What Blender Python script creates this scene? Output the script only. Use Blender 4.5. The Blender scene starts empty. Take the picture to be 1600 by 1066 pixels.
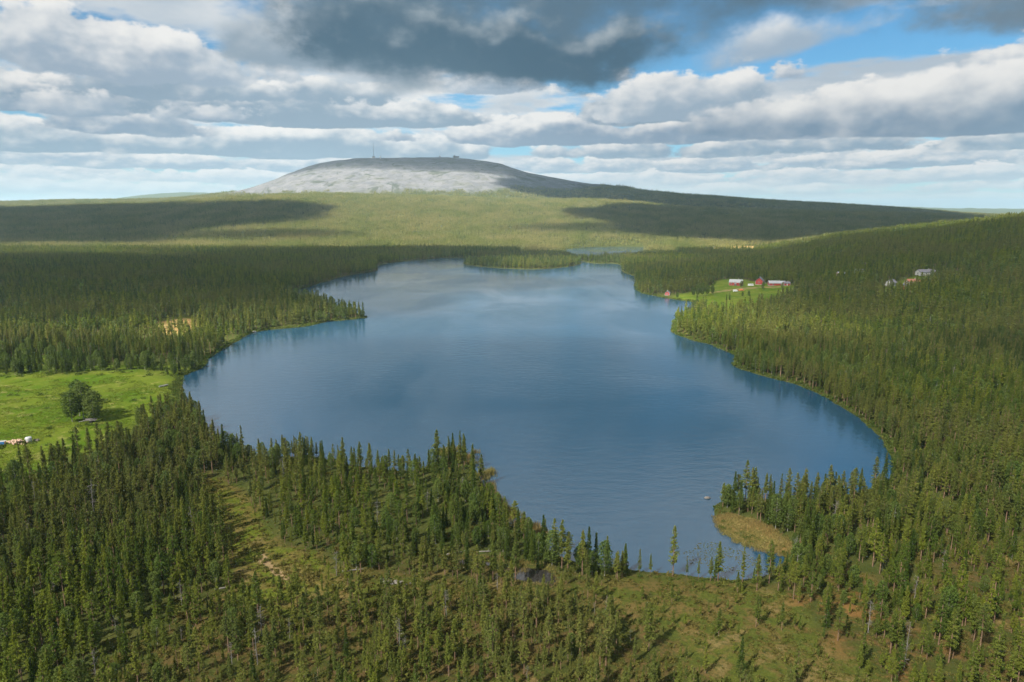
import bpy, math, numpy as np
from mathutils import Vector

# ------------------------------------------------------------------ camera, sky, sun, exposure
R = math.radians
SC = bpy.context.scene
COL = SC.collection
CAM_H, FPX = 85.0, 1067.0
PITCH = math.atan((533 - 332) / FPX)
SUN_AZ, SUN_EL = R(-138), R(44)          # azimuth measured from +Y towards +X: the sun stands left of and a little behind the camera
EXPO = 1.6; SKY_K = 2 ** -EXPO       # the sky keeps its look when the exposure is set for the land
cd = bpy.data.cameras.new('camera'); cd.sensor_width = 36; cd.lens = 36 * FPX / 1600
cd.clip_start = 1; cd.clip_end = 200000
cam = bpy.data.objects.new('camera', cd); COL.objects.link(cam)
cam.location = (0, 0, CAM_H); cam.rotation_euler = (math.pi / 2 - PITCH, 0, 0)
SC.camera = cam
SUN_DIR = Vector((math.sin(SUN_AZ) * math.cos(SUN_EL), math.cos(SUN_AZ) * math.cos(SUN_EL), math.sin(SUN_EL)))   # towards the sun
sl = bpy.data.lights.new('sun', 'SUN'); sl.energy = 4.6; sl.angle = R(0.53); sl.color = (1, 0.93, 0.82)
so = bpy.data.objects.new('sun', sl); COL.objects.link(so)
so.rotation_euler = SUN_DIR.to_track_quat('Z', 'Y').to_euler(); so.location = (-300, -200, 400)
SC.view_settings.view_transform = 'Standard'; SC.view_settings.look = 'None'
SC.view_settings.exposure = EXPO; SC.view_settings.gamma = 1; SC.view_settings.use_curve_mapping = False
SC.render.engine = 'CYCLES'
cy = SC.cycles
cy.max_bounces = 6; cy.diffuse_bounces = 3; cy.glossy_bounces = 2; cy.transmission_bounces = 3; cy.volume_bounces = 2
cy.transparent_max_bounces = 16; cy.sample_clamp_indirect = 3; cy.caustics_reflective = False; cy.caustics_refractive = False
cy.use_denoising = True

CP, SP = math.cos(PITCH), math.sin(PITCH)
def ray(px, py):
    a, b = (px - 800) / FPX, (533 - py) / FPX
    v = Vector((a, CP + b * SP, -SP + b * CP)); return v.normalized()

# ------------------------------------------------------------------ small node language
class S:
    def __init__(s, g, k): s.g, s.k = g, k
    def __add__(s, o): return s.g.m('ADD', s, o)
    def __radd__(s, o): return s.g.m('ADD', s, o)
    def __sub__(s, o): return s.g.m('SUBTRACT', s, o)
    def __rsub__(s, o): return s.g.m('SUBTRACT', o, s)
    def __mul__(s, o): return s.g.m('MULTIPLY', s, o)
    def __rmul__(s, o): return s.g.m('MULTIPLY', s, o)
    def __truediv__(s, o): return s.g.m('DIVIDE', s, o)
    def __rtruediv__(s, o): return s.g.m('DIVIDE', o, s)
class NG:
    def __init__(s, nt): s.nt = nt
    def node(s, t, **kw):
        n = s.nt.nodes.new(t)
        for k, v in kw.items(): setattr(n, k, v)
        return n
    def put(s, sock, v):
        if isinstance(v, S): s.nt.links.new(v.k, sock)
        elif v is not None:
            if isinstance(v, (tuple, list)) and len(v) == 3 and sock.type == 'RGBA': v = (*v, 1)
            sock.default_value = v
    def m(s, op, a, b=None, c=None, clamp=False):
        n = s.node('ShaderNodeMath', operation=op, use_clamp=clamp)
        for i, v in enumerate((a, b, c)):
            if v is not None: s.put(n.inputs[i], v)
        return S(s, n.outputs[0])
    def step(s, v, lo, hi, smooth=True):
        n = s.node('ShaderNodeMapRange', interpolation_type='SMOOTHSTEP' if smooth else 'LINEAR')
        s.put(n.inputs[0], v); s.put(n.inputs[1], lo); s.put(n.inputs[2], hi)
        return S(s, n.outputs[0])
    def xyz(s, x, y, z):
        n = s.node('ShaderNodeCombineXYZ')
        for i, v in enumerate((x, y, z)): s.put(n.inputs[i], v)
        return S(s, n.outputs[0])
    def sep(s, v):
        n = s.node('ShaderNodeSeparateXYZ'); s.put(n.inputs[0], v)
        return [S(s, o) for o in n.outputs]
    def noise(s, vec, scale, detail=4, rough=0.55, dist=0.0, lac=2.0):
        n = s.node('ShaderNodeTexNoise'); s.put(n.inputs['Vector'], vec)
        s.put(n.inputs['Scale'], scale); s.put(n.inputs['Detail'], detail); s.put(n.inputs['Roughness'], rough)
        s.put(n.inputs['Distortion'], dist); s.put(n.inputs['Lacunarity'], lac)
        return S(s, n.outputs['Fac'])
    def mix(s, f, a, b):
        n = s.node('ShaderNodeMix', data_type='RGBA'); s.put(n.inputs[0], f); s.put(n.inputs[6], a); s.put(n.inputs[7], b)
        return S(s, n.outputs[2])
    def attr(s, name):
        n = s.node('ShaderNodeAttribute', attribute_name=name); return S(s, n.outputs['Fac'])
    def vm(s, op, a, b=None, scale=None):
        n = s.node('ShaderNodeVectorMath', operation=op); s.put(n.inputs[0], a)
        if b is not None: s.put(n.inputs[1], b)
        if scale is not None: s.put(n.inputs['Scale'], scale)
        return S(s, n.outputs[0])
    def pos(s): return S(s, s.node('ShaderNodeNewGeometry').outputs['Position'])

# ------------------------------------------------------------------ world: blue sky under broken cumulus, one procedural shader all the way round
W = bpy.data.worlds.new('World'); SC.world = W; W.use_nodes = True
W.cycles.sampling_method = 'MANUAL'; W.cycles.sample_map_resolution = 512
nt = W.node_tree; nt.nodes.clear(); g = NG(nt)
WHITE, GREY, DEEP = (.90, .885, .86), (.36, .45, .55), (.055, .105, .155)
def noise2(x, y, detail=6, rough=.60):
    n = g.node('ShaderNodeTexNoise', noise_dimensions='2D'); g.put(n.inputs['Vector'], g.xyz(x, y, 0.0))
    n.inputs['Scale'].default_value = 1.0; n.inputs['Detail'].default_value = detail; n.inputs['Roughness'].default_value = rough
    return S(g, n.outputs['Fac'])
def open_sky(dx, dy, dz):
    """blue air with cumulus seen from below on a level sheet"""
    sky = g.node('ShaderNodeTexSky', sky_type='NISHITA', sun_disc=False, sun_elevation=SUN_EL, sun_rotation=SUN_AZ, altitude=300, air_density=1.0, dust_density=0.4, ozone_density=2.0)
    g.put(sky.inputs[0], g.xyz(dx, dy, dz))
    zz = g.m('MAXIMUM', dz, 0.0)
    col = g.vm('MULTIPLY', S(g, sky.outputs[0]), (.05, .102, .122))
    t = 1.0 / (zz + 0.05); hx, hy = dx * t, dy * t
    hn = noise2(hx * .55 + 3.1, hy * .55 + 7.7, 6); hn2 = noise2(hx * .55 + 3.1 - .22, hy * .55 + 7.7 - .10, 3)
    ha = g.step(hn, .42, .54); hl = g.m('MULTIPLY_ADD', hn - hn2, -3.0, .5, clamp=True)
    col = g.mix(ha, col, g.mix(hl, (.46, .54, .62), WHITE))
    return g.mix(g.m('EXPONENT', zz * -16.0) * .85, col, (.70, .79, .87))
out = g.node('ShaderNodeOutputWorld'); bg = g.node('ShaderNodeBackground'); nt.links.new(bg.outputs[0], out.inputs[0])
tc = g.node('ShaderNodeTexCoord')
col = open_sky(*g.sep(S(g, tc.outputs['Generated'])))
nt.links.new(col.k, bg.inputs[0]); bg.inputs[1].default_value = SKY_K
# low sky: a ring of dome 80 km out, from below the horizon to 28 degrees up, that carries the banks of cumulus
sm = bpy.data.materials.new('low_sky'); sm.use_nodes = True; nt = sm.node_tree; nt.nodes.clear(); g = NG(nt); sm.cycles.emission_sampling = 'NONE'
out = g.node('ShaderNodeOutputMaterial'); em = g.node('ShaderNodeEmission'); nt.links.new(em.outputs[0], out.inputs[0])
dx, dy, dz = g.sep(g.vm('NORMALIZE', g.vm('SUBTRACT', g.pos(), (0, 0, CAM_H))))
U = g.m('ARCTAN2', dx, dy) * FPX; V = g.m('ARCSINE', dz) * FPX          # sky coordinates, in units of 1/1067 rad
col = open_sky(dx, dy, dz)
def pair(wave, asp, sx, sy, detail=6):
    x, y = U * (1 / wave) + sx, V * (asp / wave) + sy
    n = noise2(x, y, detail); return n - .5, n - noise2(x - .07, y + .13, 4)
P_FAR = pair(105, 2.3, 3.2, 7.3, 5); P_MID = pair(175, 1.9, 11.4, 2.9); P_BIG = pair(190, 1.6, 6.61, 4.1); P_SOFT = pair(380, 1.6, 1.7, 9.2)
C_FAR = (noise2(U * (1 / 420) + 2.2, V * .006, 2) - .5) * .9; C_MID = (noise2(U * (1 / 700) + 8.2, V * .004, 2) - .5) * .9
def bank(y_base, H, P, cov, sign=1, shade=GREY, white=WHITE, C=None, uc=None, w=None, lift=.12, gain=2.6, soft=.07, alpha=1.0, slope=0.0, rag=1.0, body=.5, rise=.62, flat=3.2):
    """one row of cumulus (or, with uc and w, one cloud): level base, billowing top, lit from above and the left"""
    global col
    vb = 332 - y_base
    du = U if uc is None else U - math.atan2(ray(uc, y_base).x, ray(uc, y_base).y) * FPX
    vv = V - du * slope if slope else V
    rel = (vv - vb) * (1 / H)
    up = g.m('MAXIMUM', rel, 0.0); dn = g.m('MINIMUM', rel, 0.0) * flat
    dens = P[0] * (rag * sign) + (cov - up * up * .22) - dn * dn * .22
    if w is not None:
        e = du * (1 / w); e = e * e; dens = dens - e * e * .30
    else: dens = dens + C * float(sign)
    a = g.step(dens, 0.0, soft)
    if alpha != 1.0: a = a * alpha
    lit = P[1] * (gain * sign) + rel * rise + (lift + .1) - g.m('MAXIMUM', dens, 0.0) * body
    c = g.mix(g.step(lit, 0.0, .95), shade, white)
    col = g.mix(a, col, c)
FARG = (.52, .63, .73)
bank(320, 11, P_FAR, .20, 1, FARG, (.84, .87, .89), C_FAR, alpha=.8, soft=.12, lift=.3)
bank(304, 14, P_FAR, .19, -1, FARG, (.90, .90, .90), C_FAR, alpha=.9, soft=.1, lift=.3)
bank(287, 18, P_FAR, .18, 1, FARG, (.92, .91, .90), C_FAR, lift=.25)
bank(268, 22, P_FAR, .15, -1, (.38, .50, .62), (.94, .925, .90), C_FAR, lift=.2)
bank(247, 28, P_MID, .16, 1, (.31, .43, .54), (.95, .93, .90), C_MID, lift=.14, gain=3)
bank(224, 33, P_MID, .15, -1, (.28, .38, .49), C=C_MID, lift=.12, gain=3)
bank(197, 38, P_MID, .13, 1, (.27, .37, .47), C=C_MID, gain=3)
bank(150, 44, P_MID, .0, -1, C=C_MID, gain=3)
# single large clouds
bank(60, 70, P_SOFT, .10, -1, uc=1290, w=230, shade=(.34, .44, .55), white=(.80, .81, .82), soft=.2, gain=2.8, lift=.05)
bank(110, 60, P_SOFT, .06, 1, uc=1230, w=190, shade=(.36, .46, .57), white=(.82, .83, .83), slope=.2, soft=.2, gain=2.6, lift=0)
bank(174, 38, P_BIG, .13, -1, uc=400, w=300, shade=(.28, .38, .48))
bank(203, 34, P_BIG, .12, 1, uc=160, w=230, shade=(.29, .39, .50))
bank(186, 50, P_BIG, .18, 1, uc=960, w=260, shade=(.34, .44, .54))
bank(215, 56, P_SOFT, .18, -1, uc=1420, w=330, shade=(.22, .32, .43), gain=3.2)
bank(142, 74, P_BIG, .20, -1, uc=235, w=215, shade=(.34, .43, .53), lift=.2)
bank(-8, 50, P_SOFT, .05, -1, uc=330, w=330, shade=(.42, .50, .59), soft=.2, gain=2)
bank(112, 110, P_SOFT, .16, 1, uc=520, w=180, shade=(.27, .35, .43), white=(.78, .79, .79), lift=.05, soft=.16, gain=2.4)
bank(92, 110, P_BIG, .26, 1, uc=1570, w=190, shade=(.15, .22, .29), white=(.62, .66, .69), lift=-.05, soft=.24, gain=2.2, rag=.8)
bank(62, 120, P_SOFT, .40, -1, uc=880, w=400, shade=(.09, .16, .23), white=(.42, .48, .52), lift=-.08, soft=.36, gain=3.0, slope=.06, body=.1, rise=.2, rag=1.3, flat=2.0)
bank(104, 62, P_BIG, .34, -1, uc=740, w=320, shade=(.055, .118, .18), white=(.40, .46, .50), lift=-.02, soft=.34, gain=2.4, slope=-.04, body=.3, rise=.4, rag=1.4, flat=1.7)
g.put(em.inputs[0], col); em.inputs[1].default_value = SKY_K
dome_v = [(8e4 * math.cos(R(e)) * math.sin(R(a)), 8e4 * math.cos(R(e)) * math.cos(R(a)), CAM_H + 8e4 * math.sin(R(e))) for e in range(-2, 29, 2) for a in range(0, 360, 3)]
dome_f = [(r * 120 + a, r * 120 + (a + 1) % 120, (r + 1) * 120 + (a + 1) % 120, (r + 1) * 120 + a) for r in range(15) for a in range(120)]
dome = bpy.data.meshes.new('sky'); dome.from_pydata(dome_v, [], dome_f); dome.materials.append(sm); dome.polygons.foreach_set('use_smooth', [True] * len(dome_f))
sky_o = bpy.data.objects.new('sky', dome); COL.objects.link(sky_o); sky_o['kind'] = 'structure'

# ------------------------------------------------------------------ numeric helpers
RNG = np.random.default_rng(7)
def hash2(ix, iy, seed):
    n = (ix.astype(np.int64) * 374761393 + iy.astype(np.int64) * 668265263 + seed * 982451653) & 0x7fffffff
    n = ((n ^ (n >> 13)) * 1274126177) & 0x7fffffff
    return ((n ^ (n >> 16)) & 0xffff) / 65535.0
def vnoise(x, y, seed=0):
    ix, iy = np.floor(x), np.floor(y); fx, fy = x - ix, y - iy
    fx = fx * fx * (3 - 2 * fx); fy = fy * fy * (3 - 2 * fy)
    a = hash2(ix, iy, seed); b = hash2(ix + 1, iy, seed); c = hash2(ix, iy + 1, seed); d = hash2(ix + 1, iy + 1, seed)
    return (a * (1 - fx) + b * fx) * (1 - fy) + (c * (1 - fx) + d * fx) * fy
def fbm(x, y, scale, oct=4, seed=0):
    s = 0; amp = 1; tot = 0; x = np.asarray(x, float) / scale; y = np.asarray(y, float) / scale
    for o in range(oct):
        s = s + amp * vnoise(x, y, seed + o * 17); tot += amp; amp *= .5; x = x * 2.03 + 11.3; y = y * 2.03 + 5.7
    return s / tot
def sstep(v, a, b):
    t = np.clip((v - a) / (b - a), 0, 1); return t * t * (3 - 2 * t)
def catmull(P, n=4):
    P = np.array(P, float); o = []
    for i in range(len(P)):
        p0, p1, p2, p3 = P[i - 1], P[i], P[(i + 1) % len(P)], P[(i + 2) % len(P)]
        for t in np.arange(n) / n:
            o.append(.5 * (2 * p1 + (p2 - p0) * t + (2 * p0 - 5 * p1 + 4 * p2 - p3) * t * t + (3 * p1 - p0 - 3 * p2 + p3) * t ** 3))
    return np.array(o)
def sdf(x, y, poly):
    """signed distance in metres to a closed polygon, positive outside"""
    x = np.asarray(x, float).ravel(); y = np.asarray(y, float).ravel()
    A = poly; B = np.roll(poly, -1, 0); E = B - A; L2 = (E ** 2).sum(1) + 1e-9
    res = np.empty(len(x))
    for s in range(0, len(x), 8192):
        X, Y = x[s:s + 8192, None], y[s:s + 8192, None]
        t = np.clip(((X - A[:, 0]) * E[:, 0] + (Y - A[:, 1]) * E[:, 1]) / L2, 0, 1)
        d = np.sqrt(((X - A[:, 0] - t * E[:, 0]) ** 2 + (Y - A[:, 1] - t * E[:, 1]) ** 2).min(1))
        c = (A[:, 1] > Y) != (B[:, 1] > Y)
        xi = A[:, 0] + (Y - A[:, 1]) * E[:, 0] / np.where(np.abs(E[:, 1]) < 1e-9, 1e-9, E[:, 1])
        ins = (np.logical_and(c, X < xi).sum(1) % 2) == 1
        res[s:s + 8192] = np.where(ins, -d, d)
    return res
def flat_hit(pts, z=0.0):
    o = []
    for px, py in pts:
        v = ray(px, py); t = (z - CAM_H) / v.z; o.append((v.x * t, v.y * t))
    return np.array(o)

# ------------------------------------------------------------------ the lie of the land
LAKE_PX = [(287, 590), (300, 581), (322, 571), (331, 558), (360, 541), (395, 521), (420, 516), (470, 511), (515, 503), (568, 498), (570, 494), (540, 487), (490, 474), (450, 466), (428, 461),
    (470, 452), (500, 443), (530, 434), (560, 428), (588, 424), (591, 415), (620, 410), (660, 406), (700, 403.5), (740, 402.5), (800, 403), (870, 405), (905, 408), (930, 412), (966, 413), (973, 425), (990, 432), (993, 452), (1010, 460), (1035, 465),
    (1060, 469), (1085, 472.5), (1092, 480), (1068, 494), (1052, 507), (1047, 519), (1075, 530), (1110, 540), (1146, 555), (1150, 573), (1180, 584), (1230, 597), (1270, 611), (1310, 633), (1345, 656), (1370, 681),
    (1386, 706), (1393, 726), (1392, 748), (1350, 768), (1290, 778), (1220, 778), (1160, 782), (1122, 786), (1114, 802), (1122, 824), (1150, 845), (1190, 859), (1222, 868), (1214, 884), (1190, 902), (1145, 907),
    (1100, 903), (1050, 897), (1000, 894), (950, 889), (905, 880), (870, 866), (838, 848), (806, 826), (778, 796), (757, 764), (742, 734), (716, 712), (680, 722), (640, 735), (560, 728), (500, 715), (440, 714), (370, 708), (328, 684), (300, 642), (286, 612)]
ISLAND_PX = [(723, 412), (745, 416.5), (800, 420.5), (850, 420.5), (890, 417), (908, 412), (900, 409.5), (850, 408), (780, 407.5), (735, 408.5)]
POND_PX = [(884, 389.5), (920, 387), (960, 385.8), (1004, 386), (1012, 389), (990, 396), (950, 399.5), (912, 400), (896, 397)]
LAKE = catmull(flat_hit(LAKE_PX), 4); ISLAND = catmull(flat_hit(ISLAND_PX), 3); POND = catmull(flat_hit(POND_PX), 3)
def dz_at(py, y):                       # height above the camera that shows at picture row py, y metres ahead
    t = (533 - py) / FPX
    return y * (t * CP - SP) / (CP + t * SP)
def prof(px, pts, D, veg):
    xs = [p[0] for p in pts]; zs = [CAM_H + dz_at(p[1], D) - veg for p in pts]
    return np.interp(px, xs, zs)
A_PTS = [(-300, 324), (0, 321), (150, 320), (230, 318), (300, 311), (360, 305), (420, 302.5), (500, 301.5), (650, 303.5), (750, 307), (900, 312), (1000, 317), (1150, 326), (1300, 332), (1600, 338), (2000, 340)]
B_PTS = [(-300, 318), (0, 315.5), (100, 312.5), (200, 311.5), (260, 309.5), (300, 306.5), (340, 302), (380, 297), (400, 292), (430, 283), (455, 272), (480, 263), (505, 255.5), (530, 251), (560, 248), (587, 247), (640, 246.5), (700, 246.5), (730, 248.5), (760, 252), (785, 256.5), (800, 262), (825, 270), (850, 275),
    (890, 283), (925, 288), (950, 289), (1000, 297), (1040, 299.5), (1080, 304), (1200, 312.5), (1350, 321), (1450, 328), (1500, 333), (1600, 338), (2000, 342)]
C_PTS = [(-400, 328), (0, 325), (150, 316), (190, 310), (230, 305), (290, 301), (330, 302), (380, 309), (460, 325), (600, 330), (1250, 331), (1340, 325), (1390, 322.5), (1440, 325), (1480, 327), (1540, 326), (1600, 326.5), (1900, 327), (2300, 329)]
D_PTS = [(930, 408), (1000, 402), (1060, 399), (1100, 397), (1200, 389), (1260, 380), (1300, 372), (1400, 360), (1500, 348), (1600, 337), (1750, 326), (2000, 318)]
def lake_dist(x, y):
    x = np.asarray(x, float); sh = x.shape; x = x.ravel(); y = np.asarray(y, float).ravel()
    d = np.full(len(x), 4000.0)
    k = (y > 20) & (y < 2400) & (np.abs(x) < 1500)
    dl = sdf(x[k], y[k], LAKE); di = sdf(x[k], y[k], ISLAND); dp = sdf(x[k], y[k], POND)
    wob = (fbm(x[k], y[k], 14, 3, 91) - .5) * 5 * np.clip(np.hypot(x[k], y[k]) / 500, .5, 1.2)
    dd = np.where(dl < 0, np.maximum(dl, -di), dl)
    dd = np.minimum(dd, dp) + wob
    d[k] = dd
    return d.reshape(sh)
def land(x, y, d=None):
    x = np.asarray(x, float); y = np.asarray(y, float)
    if d is None: d = lake_dist(x, y)
    ya = np.maximum(y, 40.0); q = x / ya; px = 800 + np.clip(q, -1.6, 1.6) * FPX / CP
    dp = np.maximum(d, 0)
    base = 0.9 * (1 - np.exp(-dp / 5)) + 3.2 * (1 - np.exp(-dp / 160)) + np.clip(dp / 60, 0, 1) * (fbm(x, y, 160, 3, 3) - .5) * 5
    base = base + np.clip(dp / 10, 0, 1) * ((fbm(x, y, 9, 3, 33) - .5) * .9 + (fbm(x, y, 3.0, 2, 35) - .5) * .5 * (np.hypot(x, y) < 400))
    A = prof(px, A_PTS, 2900, 11); sA = sstep(y, 1500, 2950); sA = .65 * sA + .35 * np.clip((y - 1500) / 1450, 0, 1)
    hA = A * np.where(y < 2950, sA, 1 - .35 * sstep(y, 2950, 5000))
    veg = np.interp(px, [340, 420, 960, 1020], [10, 0, 0, 10])
    B = prof(px, B_PTS, 4200, 0) - veg; sB = sstep(y, 2500, 4300) * .7 + .3 * np.clip((y - 2700) / 1500, 0, 1)
    hB = B * np.where(y < 4200, sB / max(1e-6, 1.0), 1 - .75 * sstep(y, 4250, 7000))
    C = prof(px, C_PTS, 11000, 0); hC = C * np.exp(-((y - 11000) / 2200.0) ** 2)
    Dd = np.interp(px, [950, 1100, 1300, 1600, 2000], [1500, 1450, 1250, 1050, 950])
    Dc = np.zeros_like(px); xs = [p[0] for p in D_PTS]; ys = np.interp(px, xs, [p[1] for p in D_PTS])
    t = (533 - ys) / FPX; Dc = np.maximum(CAM_H + Dd * (t * CP - SP) / (CP + t * SP) - 12, 0) * sstep(px, 900, 1060)
    y0 = .38 * Dd
    hD = Dc * np.where(y < Dd, .45 * sstep(y, y0, Dd) + .55 * np.clip((y - y0) / (Dd - y0), 0, 1), 1 - .8 * sstep(y, Dd, Dd * 2.0))
    far = sstep(y, 1700, 2600)
    und = (fbm(x, y, 420, 4, 5) - .5) * 26 * far * np.clip((y - 1600) / 1500, 0, 1)
    rough = (fbm(x, y, 110, 5, 8) - .5) * 10 * sstep(y, 2800, 3600)
    side = np.clip(-y / 100, 0, 1)
    h = base + np.maximum(np.maximum(hA, hB), np.maximum(hC, hD)) * sstep(d, 0, 60) * (1 - side) + (und + rough) * (1 - np.exp(-((y - 4200) / 250.) ** 2) * .8)
    h = np.where(d > 0, h, np.maximum(d * .16, -3.0) - .05)
    return h
def hits(pts):
    """where the picture's sight lines meet the land"""
    pts = np.array(pts, float); a = (pts[:, 0] - 800) / FPX; b = (533 - pts[:, 1]) / FPX
    V = np.stack([a, CP + b * SP, -SP + b * CP], 1); V /= np.linalg.norm(V, axis=1)[:, None]
    T = np.geomspace(90, 7000, 700)
    X = V[:, 0:1] * T; Y = V[:, 1:2] * T; Z = CAM_H + V[:, 2:3] * T
    H = land(X, Y); below = Z < H
    i = np.argmax(below, 1); i = np.where(below.any(1), i, len(T) - 1)
    r = np.arange(len(pts)); j = np.maximum(i - 1, 0)
    ga = (Z - H)[r, j]; gb = (Z - H)[r, i]; f = np.clip(ga / np.where(np.abs(ga - gb) < 1e-6, 1, ga - gb), 0, 1)
    t = T[j] + (T[i] - T[j]) * f
    return np.stack([V[:, 0] * t, V[:, 1] * t], 1)
def project(x, y, z):
    zc = y * CP - (z - CAM_H) * SP; yc = y * SP + (z - CAM_H) * CP
    return 800 + FPX * x / zc, 533 - FPX * yc / zc

# ground cover outlines, traced on the land
AREAS_PX = {
    'meadow': [(-60, 596), (20, 588), (60, 580), (110, 584), (170, 580), (230, 582), (282, 592), (276, 612), (288, 636), (262, 645), (225, 660), (190, 690), (150, 706), (100, 722), (60, 735), (-60, 750)],
    'scrub': [(-60, 566), (40, 556), (120, 562), (200, 566), (300, 566), (330, 574), (288, 594), (170, 588), (60, 588), (-60, 600)],
    'field': [(1050, 466), (1075, 457), (1108, 453), (1114, 440), (1148, 436), (1180, 441), (1215, 445), (1240, 449), (1240, 462), (1215, 474), (1175, 485), (1125, 489), (1092, 480)],
    'field2': [(1372, 452), (1400, 443), (1430, 433), (1462, 432), (1440, 442), (1425, 458), (1385, 460)],
    'strip': [(296, 742), (345, 748), (385, 775), (410, 815), (440, 848), (490, 868), (520, 905), (500, 945), (420, 950), (365, 925), (360, 880), (350, 840), (328, 800), (305, 770)],
    'bog': [(330, 920), (470, 890), (560, 900), (700, 880), (860, 890), (940, 905), (1060, 905), (1200, 915), (1290, 870), (1400, 900), (1480, 850), (1700, 880), (1750, 1150), (400, 1180), (100, 1100), (250, 960)],
    'heath': [(960, 905), (1060, 902), (1170, 915), (1250, 960), (1330, 1040), (1380, 1120), (1120, 1110), (1010, 1000), (930, 940)],
    'orange': [(1230, 920), (1330, 905), (1380, 960), (1450, 1000), (1500, 1070), (1380, 1080), (1290, 1000), (1240, 960)],
    'sedge': [(1118, 806), (1160, 810), (1200, 822), (1245, 862), (1222, 868), (1190, 860), (1150, 846), (1122, 826)],
    'dry': [(235, 512), (262, 500), (300, 498), (310, 508), (290, 520), (250, 524)],
    'palebog': [(1082, 392), (1120, 387), (1170, 384.5), (1215, 384), (1200, 390), (1130, 394)],
    'pool': [(704, 872), (735, 868), (765, 876), (800, 880), (845, 886), (868, 898), (866, 912), (845, 910), (812, 908), (790, 898), (760, 884), (725, 882)],
    'clear': [(470, 878), (560, 897), (640, 900), (760, 916), (900, 914), (1000, 906), (1180, 915), (1290, 1000), (1400, 1080), (1140, 1080), (1040, 985), (950, 945), (800, 940), (640, 940), (500, 938)],
    'bogwood': [(345, 720), (450, 712), (560, 722), (640, 732), (720, 725), (760, 780), (810, 850), (870, 880), (700, 880), (600, 895), (500, 885), (440, 850), (400, 800), (365, 755)],
}
AREAS = {k: catmull(hits(v), 3) for k, v in AREAS_PX.items()}
def inside(name, x, y, soft):
    x = np.asarray(x, float); y = np.asarray(y, float); P = AREAS[name]; o = np.zeros(x.shape)
    k = (x > P[:, 0].min() - 3 * soft) & (x < P[:, 0].max() + 3 * soft) & (y > P[:, 1].min() - 3 * soft) & (y < P[:, 1].max() + 3 * soft)
    if k.any():
        w = (fbm(x[k], y[k], 4 * soft + 2, 3, 77) - .5) * 2.2 * soft
        o[k] = sstep(-(sdf(x[k], y[k], P) + w), -soft, soft)
    return o
SITES_PX = {'house_a': (1150, 446), 'house_b': (1187, 444), 'shed_long': (1213, 446), 'shed_red': (1229, 446), 'boathouse': (1043, 461), 'cottage_pink': (1314, 434), 'cottage_hill': (1342, 428), 'cottage_white': (1392, 447), 'cottage_red': (1411, 452), 'cottage_long': (1446, 430), 'cottage_tan': (1426, 444),
    'van': (1149, 456), 'tarp': (1158, 454), 'camper': (1173, 447), 'boat': (256, 604), 'trailer': (141, 660), 'bale': (45, 691), 'woodpile': (25, 693), 'blue_stack': (3, 694), 'crate': (57, 689), 'birch_a': (113, 659), 'birch_b': (131, 655), 'birch_c': (148, 659), 'birch_d': (125, 650), 'stones': (615, 912)}
SITES = dict(zip(SITES_PX, hits(list(SITES_PX.values()))))
def rock_mask(x, y, z):
    px = 800 + x / np.maximum(y, 40) * FPX / CP
    zt = np.interp(px, [300, 350, 430, 600, 700, 760, 850, 920, 970, 1010], [225, 195, 165, 160, 168, 182, 194, 210, 226, 330])
    return sstep(z + (fbm(x, y, 160, 4, 55) - .5) * 60, zt - 8, zt + 22) * sstep(y, 2950, 3150) * (y < 6500)

# ------------------------------------------------------------------ mesh and object helpers
def mesh_np(name, V, F, mats, mi=None, smooth=False):
    V = np.asarray(V, np.float32); F = np.asarray(F, np.int32); k = F.shape[1]
    me = bpy.data.meshes.new(name)
    me.vertices.add(len(V)); me.vertices.foreach_set('co', V.ravel())
    me.loops.add(F.size); me.loops.foreach_set('vertex_index', F.ravel())
    me.polygons.add(len(F)); me.polygons.foreach_set('loop_start', np.arange(len(F), dtype=np.int32) * k)
    if mi is not None: me.polygons.foreach_set('material_index', np.asarray(mi, np.int32))
    me.polygons.foreach_set('use_smooth', np.full(len(F), smooth))
    for m in mats: me.materials.append(m)
    me.update(calc_edges=True); return me
def link(name, data=None, parent=None, loc=None):
    o = bpy.data.objects.new(name, data); COL.objects.link(o)
    if parent: o.parent = parent
    if loc is not None: o.location = loc
    return o
def tag(o, label=None, cat=None, group=None, kind=None):
    if label: o['label'] = label
    if cat: o['category'] = cat
    if group: o['group'] = group
    if kind: o['kind'] = kind
    return o
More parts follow.
